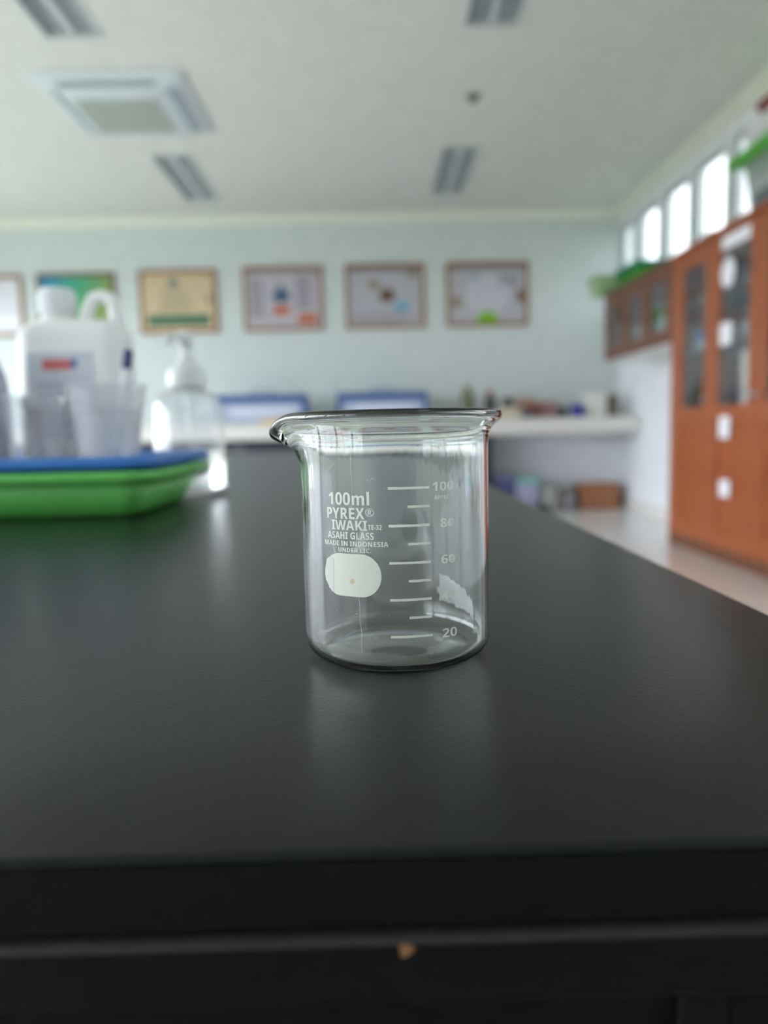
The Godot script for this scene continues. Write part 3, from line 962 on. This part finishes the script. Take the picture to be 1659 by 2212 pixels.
func thread(pts: Array, wide: float) -> ArrayMesh:
	var l := PackedVector2Array()
	var r := PackedVector2Array()
	for i in pts.size() - 1:
		for k in 5:
			var p := Vector2(pts[i][0], pts[i][1]).lerp(Vector2(pts[i + 1][0], pts[i + 1][1]), k / 5.0)
			var d := Vector2(pts[i + 1][0] - pts[i][0], pts[i + 1][1] - pts[i][1]) * Vector2(0.48, 1.0)
			var nn := Vector2(-d.y, d.x).normalized() * wide * rng.randf_range(0.25, 0.9) * 0.5
			p.x += rng.randf_range(-0.12, 0.12)
			l.append(p + nn * Vector2(2.08, 1))
			r.append(p - nn * Vector2(2.08, 1))
	r.reverse()
	l.append_array(r)
	return wrapped(l, VESSEL_R + 0.00002, 0.00003)


func lettering(text: String, weight: int, a: float, b: float, base: float, cap: float) -> ArrayMesh:
	var font := SystemFont.new()
	font.font_names = PackedStringArray(["Droid Sans"])
	font.font_weight = weight
	var t := TextMesh.new()
	t.font = font
	t.text = text
	t.font_size = 96
	t.pixel_size = 0.01
	t.depth = 0.05
	t.curve_step = 3.0
	var box := t.get_aabb()
	var arrays := t.surface_get_arrays(0)
	var vs: PackedVector3Array = arrays[Mesh.ARRAY_VERTEX]
	var idx: PackedInt32Array = arrays[Mesh.ARRAY_INDEX] if arrays[Mesh.ARRAY_INDEX] != null else PackedInt32Array(range(vs.size()))
	var st := begin(false)
	for k in idx:
		var v := vs[k]
		var p := Vector2(lerpf(a, b, (v.x - box.position.x) / box.size.x), base + (v.y - box.position.y) / box.size.y * cap)
		st.add_vertex(on_wall(p, VESSEL_R + 0.00002 + (0.00005 if v.z > 0 else 0.0)))
	return done(st)


# ==================================================================== trays and bottles on the left
func make_tray_group() -> void:
	# green tray
	var cx := -0.355
	var cz := -0.715
	var g := thing("plastic_tray", "bright green plastic tray on the bench, holding the blue tray", "tray", Vector3(cx, BENCH, cz))
	var ow := 0.183
	var od := 0.115
	var bw := 0.160
	var bd := 0.082
	part("basin", loft([[0.0, 0, 0, 0.0], [bw - 0.004, bd - 0.004, 0.012, 0.0], [bw, bd, 0.014, 0.002], [ow - 0.008, od - 0.008, 0.022, 0.030], [ow - 0.0095, od - 0.0095, 0.022, 0.030], [bw - 0.002, bd - 0.002, 0.013, 0.004], [bw - 0.006, bd - 0.006, 0.01, 0.0022], [0.0, 0, 0, 0.0022]]), M.green, g)
	part("rim", loft([[ow - 0.0095, od - 0.0095, 0.022, 0.0302], [ow - 0.001, od - 0.001, 0.026, 0.0302], [ow, od, 0.026, 0.0312], [ow, od, 0.026, 0.0375], [ow - 0.001, od - 0.001, 0.026, 0.0385], [ow - 0.0085, od - 0.0085, 0.022, 0.0385], [ow - 0.0095, od - 0.0095, 0.022, 0.0375], [ow - 0.0095, od - 0.0095, 0.022, 0.0302]]), M.green, g)
	# blue tray nested in it
	var b := thing("plastic_tray", "blue plastic tray nested in the green tray, under bottles and cups", "tray", Vector3(cx, BENCH + 0.0024, cz))
	var d := 0.0105
	part("basin", loft([[0.0, 0, 0, 0.0], [bw - d, bd - d, 0.012, 0.0], [ow - 0.012 - d + 0.002, od - 0.012 - d + 0.002, 0.020, 0.0385], [ow - 0.0115 - d, od - 0.0115 - d, 0.020, 0.0385], [bw - d - 0.003, bd - d - 0.003, 0.010, 0.002], [0.0, 0, 0, 0.002]]), M.blue, b)
	part("rim", loft([[ow - 0.022, od - 0.022, 0.020, 0.0386], [ow - 0.002, od - 0.002, 0.026, 0.0386], [ow - 0.001, od - 0.001, 0.026, 0.0395], [ow - 0.001, od - 0.001, 0.026, 0.0460], [ow - 0.003, od - 0.003, 0.025, 0.0475], [ow - 0.018, od - 0.018, 0.020, 0.0475], [ow - 0.022, od - 0.022, 0.020, 0.0450], [ow - 0.022, od - 0.022, 0.020, 0.0386]]), M.blue, b)
	var fl := BENCH + 0.0046
	# white jug
	var j := thing("plastic_jug", "white plastic jug with a loop handle and cap standing in the trays", "jug", Vector3(-0.277, fl, -0.742))
	part("body", loft([[0.0, 0, 0, 0.0], [0.042, 0.024, 0.014, 0.0], [0.047, 0.029, 0.018, 0.004], [0.0485, 0.030, 0.018, 0.012], [0.0495, 0.030, 0.018, 0.145], [0.048, 0.029, 0.018, 0.158], [0.043, 0.025, 0.018, 0.1655], [0.034, 0.018, 0.016, 0.169], [0.0, 0, 0, 0.170]], 8), M.white_plastic, j)
	part("neck", lathe([[0.0, 0.160], [0.019, 0.164], [0.016, 0.172], [0.0135, 0.176], [0.0135, 0.182], [0, 0.182]], 32), M.white_plastic, j, Vector3(-0.016, 0, 0))
	var cap := part("cap", lathe([[0, 0.176], [0.0155, 0.176], [0.016, 0.178], [0.016, 0.196], [0.0145, 0.199], [0, 0.200]], 36), mat(Color(0.90, 0.91, 0.91), 0.4), j, Vector3(-0.016, 0, 0))
	for k in 18:
		var a := TAU * k / 18
		part("ridge", block(Vector3(0.0016, 0.017, 0.0016), 0.0004), cap.material_override, cap, Vector3(cos(a) * 0.016, 0.187, sin(a) * 0.016), Vector3(0, -a, 0))
	part("handle", tube([Vector3(0.006, 0.158, 0), Vector3(0.009, 0.170, 0), Vector3(0.013, 0.182, 0), Vector3(0.018, 0.190, 0), Vector3(0.026, 0.192, 0), Vector3(0.033, 0.190, 0), Vector3(0.037, 0.182, 0), Vector3(0.038, 0.170, 0), Vector3(0.0385, 0.155, 0)], 0.0062, 16), M.white_plastic, j)
	var im := Image.create(128, 128, false, Image.FORMAT_RGB8)
	im.fill(Color(0.83, 0.84, 0.88))
	im.fill_rect(Rect2i(28, 10, 56, 16), Color(0.84, 0.45, 0.43))
	im.fill_rect(Rect2i(84, 10, 12, 14), Color(0.38, 0.48, 0.70))
	for k in 5:
		im.fill_rect(Rect2i(14, 46 + 14 * k, 96 - 9 * (k % 3), 5), Color(0.68, 0.70, 0.76))
	var lm := mat(Color(1, 1, 1), 0.5)
	lm.albedo_texture = ImageTexture.create_from_image(im)
	lm.texture_repeat = false
	var st := begin(false)
	var q := [Vector3(-0.034, 0.06, 0.0306), Vector3(-0.034, 0.138, 0.0306), Vector3(0.025, 0.138, 0.0306), Vector3(0.025, 0.06, 0.0306)]
	var uv := [Vector2(0, 1), Vector2(0, 0), Vector2(1, 0), Vector2(1, 1)]
	for k in [0, 1, 2, 0, 2, 3]:
		st.set_uv(uv[k])
		st.add_vertex(q[k])
	part("label_sheet", done(st), lm, j)
	# pump bottle on the bench behind the trays
	var pb := thing("pump_bottle", "clear pump bottle with a white pump head, on the bench behind the trays", "bottle", Vector3(-0.206, BENCH, -0.872))
	part("body", lathe([[0, 0.0005], [0.030, 0.0005], [0.035, 0.002], [0.0385, 0.006], [0.0395, 0.014], [0.0390, 0.05], [0.0375, 0.085], [0.036, 0.100], [0.031, 0.110], [0.022, 0.115], [0.015, 0.117], [0.014, 0.1155], [0.021, 0.1135], [0.030, 0.1085], [0.0348, 0.099], [0.0363, 0.085], [0.0378, 0.05], [0.0383, 0.014], [0.0373, 0.0065], [0.034, 0.003], [0.029, 0.0018], [0, 0.0018]], 64), M.bottle_clear, pb)
	part("gel", lathe([[0, 0.0022], [0.0285, 0.0022], [0.0335, 0.0035], [0.0365, 0.007], [0.0377, 0.014], [0.0375, 0.046], [0.0375, 0.047], [0, 0.047]], 64), M.gel, pb)
	part("dip_tube", tube([Vector3(0.004, 0.006, 0), Vector3(0.003, 0.06, 0), Vector3(0, 0.116, 0)], 0.0025, 10), M.bottle_clear, pb)
	part("collar", lathe([[0, 0.1175], [0.0205, 0.1175], [0.021, 0.119], [0.021, 0.134], [0.019, 0.1385], [0.013, 0.143], [0.0095, 0.150], [0, 0.150]], 40), M.pump, pb)
	part("stem", lathe([[0.0068, 0.1495], [0.0062, 0.166], [0, 0.166]], 20), M.pump, pb)
	var hd := part("pump_head", lathe([[0, 0.164], [0.0085, 0.164], [0.009, 0.166], [0.009, 0.176], [0.0075, 0.1795], [0, 0.180]], 28), M.pump, pb)
	part("nozzle", tube([Vector3(0, 0.172, 0), Vector3(-0.004, 0.172, 0.012), Vector3(-0.009, 0.171, 0.026), Vector3(-0.011, 0.168, 0.032), Vector3(-0.0115, 0.164, 0.0335)], [0.0055, 0.005, 0.0045, 0.004, 0.0036], 14), M.pump, hd)
	# clear cups
	cup("clear_cup", "large clear tapered cup standing in the trays before the pump bottle", Vector3(-0.2285, fl, -0.672), 0.020, 0.033, 0.105)
	cup("clear_cup", "clear tapered cup in the trays in front of the white jug label", Vector3(-0.292, fl, -0.674), 0.020, 0.0265, 0.098)
	cup("clear_cup", "smaller clear cup nested inside the large clear cup", Vector3(-0.2285, fl + 0.003, -0.672), 0.0165, 0.0262, 0.082)
	# grey bottle at the frame edge
	var gb := thing("wash_bottle", "pale grey round-shouldered bottle cut by the left edge of the view", "bottle", Vector3(-0.345, fl, -0.675))
	part("body", lathe([[0, 0], [0.026, 0], [0.0295, 0.003], [0.0300, 0.01], [0.030, 0.095], [0.028, 0.115], [0.022, 0.132], [0.014, 0.142], [0.010, 0.146], [0.010, 0.156], [0, 0.156]], 40), mat(Color(0.70, 0.71, 0.76), 0.4), gb)
	part("cap", lathe([[0, 0.150], [0.0125, 0.150], [0.0125, 0.168], [0.011, 0.170], [0, 0.170]], 28), M.white_plastic, gb)
	var vial := thing("brown_vial", "brownish tube standing in the trays beside the grey bottle", "vial", Vector3(-0.3065, fl, -0.702))
	part("body", lathe([[0, 0], [0.0075, 0], [0.0085, 0.002], [0.0085, 0.085], [0.007, 0.090], [0, 0.090]], 24), mat(Color(0.62, 0.54, 0.52), 0.4), vial)
	part("cap", lathe([[0, 0.088], [0.009, 0.088], [0.009, 0.098], [0, 0.099]], 24), mat(Color(0.80, 0.78, 0.78), 0.4), vial)
	# marker with a blue cap leaning in the large cup
	var mk := thing("marker_pen", "thin white marker with a blue cap standing in the large clear cup", "pen", Vector3(-0.2295, fl + 0.006, -0.672))
	mk.rotation = Vector3(0.0, 0, -0.17)
	part("barrel", tube([Vector3(0, 0, 0), Vector3(0, 0.05, 0), Vector3(0, 0.115, 0)], 0.0036, 14), mat(Color(0.88, 0.89, 0.90), 0.35), mk)
	part("cap", tube([Vector3(0, 0.1145, 0), Vector3(0, 0.119, 0), Vector3(0, 0.128, 0), Vector3(0, 0.131, 0)], [0.0038, 0.004, 0.0038, 0.0024], 14), mat(Color(0.08, 0.14, 0.42), 0.35), mk)


func cup(called: String, label: String, at: Vector3, r0: float, r1: float, h: float) -> void:
	var t := thing(called, label, "cup", at, 0.0, "clear cups in the trays")
	var w := 0.0011
	part("wall", lathe([[0, 0.0006], [r0 - 0.002, 0.0], [r0, 0.001], [lerpf(r0, r1, 0.5), h * 0.5], [r1, h - 0.003], [r1 + 0.0014, h - 0.002], [r1 + 0.0018, h - 0.001], [r1 + 0.0012, h], [r1 - w * 0.5, h], [r1 - w, h - 0.001], [lerpf(r0, r1, 0.5) - w, h * 0.5], [r0 - w, 0.003], [r0 - 0.004, 0.0018], [0, 0.0018]], 56), M.clear_cup, t)


# ==================================================================== on the far counter
func make_counter_things() -> void:
	var y := 0.935
	var blue := mat(Color(0.16, 0.33, 0.58), 0.45)
	var pale := mat(Color(0.68, 0.73, 0.82), 0.5)
	for i in 2:
		var x: float = [-1.085, 0.10][i]
		var t := thing("instrument_case", ["blue-framed pale case on the far counter below the orange-block poster, left of its twin", "blue-framed pale case on the far counter directly behind the beaker rim"][i], "case", Vector3(x, y, -7.72), 0.0, "blue-framed cases on the far counter")
		part("body", block(Vector3(0.84, 0.20, 0.30), 0.01), pale, t, Vector3(0, 0.105, 0))
		part("top_frame", block(Vector3(0.89, 0.075, 0.34), 0.012), blue, t, Vector3(0, 0.243, 0))
		for s in [-1, 1]:
			part("side_frame", block(Vector3(0.045, 0.205, 0.34), 0.008), blue, t, Vector3(s * 0.4225, 0.103, 0))
		part("front_panel", block(Vector3(0.62, 0.12, 0.01), 0.004), mat(Color(0.80, 0.82, 0.90), 0.4), t, Vector3(0.02, 0.11, 0.155))
		part("handle", tube([Vector3(-0.12, 0.28, 0), Vector3(-0.10, 0.315, 0), Vector3(0, 0.325, 0), Vector3(0.10, 0.315, 0), Vector3(0.12, 0.28, 0)], 0.012, 10), mat(Color(0.55, 0.62, 0.70), 0.5), t)
	var bottle := func(called: String, label: String, x: float, z: float, r: float, h: float, body: Color, cap: Color) -> void:
		var t := thing(called, label, "bottle", Vector3(x, y, z))
		part("body", lathe([[0, 0], [r * 0.92, 0], [r, 0.008], [r, h * 0.62], [r * 0.8, h * 0.74], [r * 0.42, h * 0.82], [r * 0.42, h * 0.86], [0, h * 0.86]], 28), mat(body, 0.35), t)
		part("cap", lathe([[0, h * 0.83], [r * 0.55, h * 0.83], [r * 0.55, h * 0.98], [r * 0.45, h], [0, h]], 24), mat(cap, 0.4), t)
	bottle.call("reagent_bottle", "tall olive bottle on the far counter right of the blue-framed cases", 0.95, -7.72, 0.075, 0.34, Color(0.42, 0.42, 0.32), Color(0.55, 0.53, 0.38))
	bottle.call("reagent_bottle", "dark bottle with a red cap on the far counter", 1.17, -7.70, 0.06, 0.28, Color(0.20, 0.19, 0.20), Color(0.55, 0.13, 0.16))
	bottle.call("reagent_bottle", "dark bottle with a white cap on the far counter, right of the red-capped one", 1.36, -7.74, 0.062, 0.26, Color(0.24, 0.23, 0.20), Color(0.88, 0.86, 0.88))
	bottle.call("reagent_bottle", "dark green squat bottle on the far counter beside the blue jar", 1.875, -7.62, 0.05, 0.105, Color(0.12, 0.17, 0.16), Color(0.20, 0.26, 0.25))
	var t := thing("carton", "beige carton in front of the dark bottles on the far counter", "carton", Vector3(1.345, y, -7.58))
	part("body", block(Vector3(0.18, 0.085, 0.12), 0.003), mat(Color(0.80, 0.76, 0.68)), t, Vector3(0, 0.0425, 0))
	part("flap", block(Vector3(0.184, 0.022, 0.124), 0.003), mat(Color(0.85, 0.82, 0.74)), t, Vector3(0, 0.096, 0))
	t = thing("wooden_rack", "small orange-brown wooden rack on the far counter beside the beige carton", "rack", Vector3(1.525, y, -7.70))
	for k in 2:
		part("shelf", block(Vector3(0.17, 0.014, 0.1), 0.003), M.wood, t, Vector3(0, 0.05 + 0.085 * k, 0))
	for s in [-1, 1]:
		part("side", block(Vector3(0.014, 0.155, 0.1), 0.003), M.wood, t, Vector3(s * 0.092, 0.0775, 0))
	for k in 4:
		part("test_tube", tube([Vector3(0, 0.05, 0), Vector3(0, 0.06, 0), Vector3(0, 0.19, 0)], [0.006, 0.012, 0.012], 10), mat(Color(0.70, 0.42, 0.28), 0.3), t, Vector3(-0.06 + 0.04 * k, 0.01, 0))
	t = thing("cloth_pouch", "small purple pouch in front of the wooden rack on the far counter", "pouch", Vector3(1.53, y, -7.56))
	part("pouch", lathe([[0, 0], [0.05, 0], [0.063, 0.015], [0.06, 0.035], [0.035, 0.055], [0.02, 0.06], [0.03, 0.075], [0, 0.076]], 24), mat(Color(0.30, 0.20, 0.36), 0.9), t)
	part("tie", lathe([[0.019, 0.057], [0.024, 0.06], [0.019, 0.063]], 20), mat(Color(0.6, 0.5, 0.62), 0.8), t)
	t = thing("plastic_basket", "dusty pink low basket on the far counter", "basket", Vector3(1.755, y, -7.84))
	var pink := mat(Color(0.72, 0.56, 0.56), 0.5)
	part("basin", loft([[0, 0, 0, 0], [0.105, 0.07, 0.02, 0], [0.125, 0.085, 0.025, 0.15], [0.122, 0.082, 0.025, 0.15], [0.102, 0.067, 0.02, 0.005], [0, 0, 0, 0.005]]), pink, t)
	part("rim", loft([[0.122, 0.082, 0.025, 0.151], [0.131, 0.091, 0.03, 0.151], [0.131, 0.091, 0.03, 0.166], [0.122, 0.082, 0.025, 0.166], [0.122, 0.082, 0.025, 0.151]]), mat(Color(0.80, 0.62, 0.60), 0.5), t)
	t = thing("lidded_jar", "blue violet jar on the far counter left of the white box", "jar", Vector3(2.03, y, -7.66))
	part("body", lathe([[0, 0], [0.062, 0], [0.068, 0.01], [0.068, 0.085], [0.058, 0.095], [0, 0.095]], 32), mat(Color(0.20, 0.18, 0.62), 0.4), t)
	part("lid", lathe([[0, 0.094], [0.062, 0.094], [0.062, 0.115], [0.055, 0.12], [0, 0.12]], 32), mat(Color(0.28, 0.26, 0.72), 0.4), t)
	t = thing("white_carton", "tall white box on the far counter near the right corner", "box", Vector3(2.225, y, -7.72))
	part("body", block(Vector3(0.19, 0.20, 0.16), 0.006), mat(Color(0.88, 0.88, 0.85)), t, Vector3(0, 0.10, 0))
	part("lid", block(Vector3(0.196, 0.035, 0.166), 0.006), mat(Color(0.92, 0.92, 0.90)), t, Vector3(0, 0.2175, 0))
	t = thing("leaning_tablet", "brown mottled panel leaning at the right end of the far counter", "panel", Vector3(2.41, y, -7.74))
	var pm := grained(mat(Color(0.62, 0.56, 0.50), 0.6), noise_tex(0.02, 3, 256, ramp(Color(0.5, 0.46, 0.42), Color(0.8, 0.78, 0.74), Color(1, 1, 1)), 44), Vector3(6, 6, 6))
	part("panel", block(Vector3(0.12, 0.215, 0.02), 0.003), pm, t, Vector3(0, 0.11, 0), Vector3(-0.1, 0, 0))
	part("foot", block(Vector3(0.12, 0.012, 0.08), 0.003), mat(Color(0.45, 0.38, 0.32)), t, Vector3(0, 0.006, 0.01))
	# in front of the counter's left part
	t = thing("yellow_tray", "yellow shallow dish with a white bowl at the far counter's front edge", "dish", Vector3(-0.96, y, -7.495))
	part("dish", loft([[0, 0, 0, 0], [0.10, 0.05, 0.02, 0], [0.12, 0.06, 0.025, 0.03], [0.117, 0.057, 0.025, 0.03], [0.098, 0.048, 0.02, 0.004], [0, 0, 0, 0.004]]), mat(Color(0.85, 0.66, 0.14), 0.4), t)
	part("bowl", lathe([[0, 0.005], [0.03, 0.005], [0.05, 0.03], [0.055, 0.045], [0.052, 0.045], [0.028, 0.009], [0, 0.009]], 28), mat(Color(0.92, 0.91, 0.86), 0.35), t)


# ==================================================================== on the floor below the counter
func make_floor_things() -> void:
	var t := thing("cardboard_box", "brown cardboard box on the floor in the far right corner", "box", Vector3(2.30, 0, -7.9), 0.0)
	var card := mat(Color(0.60, 0.40, 0.28), 0.85)
	part("carton", block(Vector3(0.37, 0.25, 0.30), 0.004), card, t, Vector3(0, 0.125, 0))
	for s in [-1, 1]:
		part("flap", block(Vector3(0.372, 0.005, 0.148), 0.001), mat(Color(0.68, 0.47, 0.33), 0.85), t, Vector3(0, 0.2535, s * 0.0755))
	part("tape", block(Vector3(0.375, 0.002, 0.05), 0.0), mat(Color(0.72, 0.56, 0.40), 0.4), t, Vector3(0, 0.257, 0))
	t = thing("plastic_tub", "pale lilac tub with a teal lid on the floor under the far counter", "tub", Vector3(1.55, 0, -7.85))
	part("tub", loft([[0, 0, 0, 0], [0.10, 0.10, 0.02, 0], [0.12, 0.12, 0.025, 0.28], [0, 0, 0, 0.28]]), mat(Color(0.68, 0.68, 0.80), 0.45), t)
	part("lid", loft([[0, 0, 0, 0.281], [0.127, 0.127, 0.03, 0.281], [0.13, 0.13, 0.03, 0.29], [0.125, 0.125, 0.03, 0.335], [0, 0, 0, 0.34]]), mat(Color(0.52, 0.78, 0.76), 0.45), t)
	t = thing("plastic_tub", "blue violet tub on the floor under the far counter, right beside the beaker rim's end", "tub", Vector3(1.30, 0, -7.86))
	part("tub", loft([[0, 0, 0, 0], [0.09, 0.09, 0.02, 0], [0.11, 0.11, 0.025, 0.30], [0, 0, 0, 0.30]]), mat(Color(0.40, 0.42, 0.66), 0.45), t)
	part("lid", loft([[0, 0, 0, 0.301], [0.116, 0.116, 0.03, 0.301], [0.116, 0.116, 0.03, 0.345], [0, 0, 0, 0.35]]), mat(Color(0.58, 0.58, 0.80), 0.45), t)
	var grey := [Color(0.62, 0.62, 0.60), Color(0.55, 0.54, 0.56)]
	for i in 2:
		t = thing("stone_pot", ["pale grey round pot on the floor between teal-lidded tub and cardboard box", "darker grey low pot on the floor next to the cardboard box"][i], "pot", Vector3([1.80, 2.0][i], 0, -7.83))
		var r: float = [0.105, 0.075][i]
		var h: float = [0.27, 0.14][i]
		part("pot", lathe([[0, 0], [r * 0.75, 0], [r * 0.95, h * 0.2], [r, h * 0.55], [r * 0.85, h * 0.85], [r * 0.7, h * 0.93], [0, h * 0.93]], 28), mat(grey[i], 0.7), t)
		part("lid", lathe([[0, h * 0.92], [r * 0.74, h * 0.92], [r * 0.6, h * 0.97], [r * 0.15, h], [0, h]], 28), mat(grey[i] * 1.08, 0.7), t)
	t = thing("rubber_mat_roll", "small black rolled mat on the floor below the teal-lidded tub", "roll", Vector3(1.60, 0.05, -7.30))
	part("roll", tube([Vector3(-0.07, 0, 0), Vector3(0, 0, 0), Vector3(0.07, 0, 0)], 0.05, 20), mat(Color(0.07, 0.07, 0.09), 0.7), t)
	part("core", tube([Vector3(-0.072, 0, 0), Vector3(0.072, 0, 0)], 0.015, 12), mat(Color(0.15, 0.15, 0.16), 0.7), t)


# ==================================================================== on top of the cabinets
func make_cabinet_top_things() -> void:
	var t := thing("plastic_basin", "green basin with a teal rim on top of the wall cabinet", "basin", Vector3(2.30, 2.001, -6.60))
	var g := mat(Color(0.16, 0.55, 0.13), 0.45)
	part("basin", loft([[0, 0, 0, 0], [0.12, 0.22, 0.03, 0], [0.15, 0.27, 0.04, 0.13], [0.146, 0.266, 0.04, 0.13], [0.116, 0.216, 0.03, 0.005], [0, 0, 0, 0.005]]), g, t)
	part("rim", loft([[0.146, 0.266, 0.04, 0.131], [0.162, 0.282, 0.045, 0.131], [0.162, 0.282, 0.045, 0.165], [0.146, 0.266, 0.04, 0.165], [0.146, 0.266, 0.04, 0.131]]), mat(Color(0.10, 0.52, 0.46), 0.45), t)
	t = thing("plastic_basket", "pale translucent green basket overhanging the far end of the wall cabinet top", "basket", Vector3(2.13, 2.001, -7.05))
	var pg := mat(Color(0.66, 0.78, 0.60), 0.5)
	pg.backlight_enabled = true
	pg.backlight = Color(0.4, 0.5, 0.36)
	part("basin", loft([[0, 0, 0, 0], [0.11, 0.10, 0.02, 0], [0.14, 0.13, 0.03, 0.15], [0.136, 0.126, 0.03, 0.15], [0.106, 0.096, 0.02, 0.005], [0, 0, 0, 0.005]]), pg, t)
	part("rim", loft([[0.136, 0.126, 0.03, 0.151], [0.148, 0.138, 0.03, 0.151], [0.148, 0.138, 0.03, 0.163], [0.136, 0.126, 0.03, 0.163], [0.136, 0.126, 0.03, 0.151]]), pg, t)
	t = thing("storage_bin", "translucent storage bin with a bright green lid on top of the tall cabinet", "bin", Vector3(2.40, 2.001, -4.40))
	var milky := mat(Color(0.78, 0.80, 0.80), 0.4)
	milky.backlight_enabled = true
	milky.backlight = Color(0.75, 0.78, 0.78)
	part("bin", loft([[0, 0, 0, 0], [0.11, 0.34, 0.03, 0], [0.14, 0.38, 0.04, 0.375], [0.136, 0.376, 0.04, 0.375], [0.106, 0.336, 0.03, 0.006], [0, 0, 0, 0.006]]), milky, t)
	part("lid", loft([[0, 0, 0, 0.376], [0.205, 0.47, 0.04, 0.376], [0.21, 0.475, 0.045, 0.384], [0.21, 0.475, 0.045, 0.415], [0.2, 0.465, 0.04, 0.422], [0, 0, 0, 0.422]]), mat(Color(0.36, 0.72, 0.28), 0.4), t)
	t = thing("white_canister", "white canister with a red lid standing on the green bin lid", "canister", Vector3(2.32, 2.424, -4.40))
	part("body", block(Vector3(0.22, 0.15, 0.52), 0.02), mat(Color(0.86, 0.85, 0.86), 0.5), t, Vector3(0, 0.075, 0))
	part("lid", block(Vector3(0.25, 0.06, 0.44), 0.02), mat(Color(0.52, 0.17, 0.12), 0.5), t, Vector3(0, 0.1805, 0.10))
	t = thing("grey_case", "dark grey flat case on the tall cabinet in front of the translucent bin", "case", Vector3(2.175, 2.001, -4.12))
	part("base", block(Vector3(0.13, 0.05, 0.44), 0.008), mat(Color(0.36, 0.40, 0.42), 0.5), t, Vector3(0, 0.025, 0))
	part("lid", block(Vector3(0.134, 0.04, 0.444), 0.008), mat(Color(0.42, 0.46, 0.48), 0.5), t, Vector3(0, 0.071, 0))
	t = thing("wooden_block", "small brown block on the tall cabinet top left of the translucent bin", "block", Vector3(2.2, 2.001, -5.05))
	part("block", block(Vector3(0.10, 0.05, 0.10), 0.006), M.wood_dark, t, Vector3(0, 0.025, 0))
	part("knob", lathe([[0, 0.049], [0.02, 0.049], [0.024, 0.06], [0.015, 0.07], [0, 0.071]], 20), M.wood_dark, t)


func make_notes() -> void:
	var white := mat(Color(0.93, 0.92, 0.95), 0.7)
	var x := 2.0985
	# z centre, y centre, size along z, size along y, kind
	for a in [[-4.50, 1.895, 0.35, 0.075, "white paper strip taped across the top of the second tall cabinet door"], [-4.60, 1.37, 0.15, 0.13, "white paper note on the glass of the second cabinet door, at mid height"], [-4.59, 0.82, 0.13, 0.13, "white square note just below the glass of the second cabinet door"], [-4.57, 0.455, 0.13, 0.10, "lowest white note on the wood of the second cabinet door"]]:
		single("paper_note", prism(PackedVector2Array([Vector2(-a[2] / 2, -a[3] / 2), Vector2(a[2] / 2, -a[3] / 2), Vector2(a[2] / 2, a[3] / 2), Vector2(-a[2] / 2 + 0.012, a[3] / 2), Vector2(-a[2] / 2, a[3] / 2 - 0.012)]), 0.0016), white, a[4], "note", Vector3(x, a[1], a[0]), Vector3(0, -PI / 2, 0), "white notes on the tall cabinet")
	var disc := lathe([[0, 0], [0.085, 0], [0.088, 0.001], [0.085, 0.002], [0, 0.002]], 36)
	single("round_sticker", disc, white, "round white sticker high on the glass of the second cabinet door", "sticker", Vector3(x + 0.0005, 1.72, -4.59), Vector3(0, 0, PI / 2))
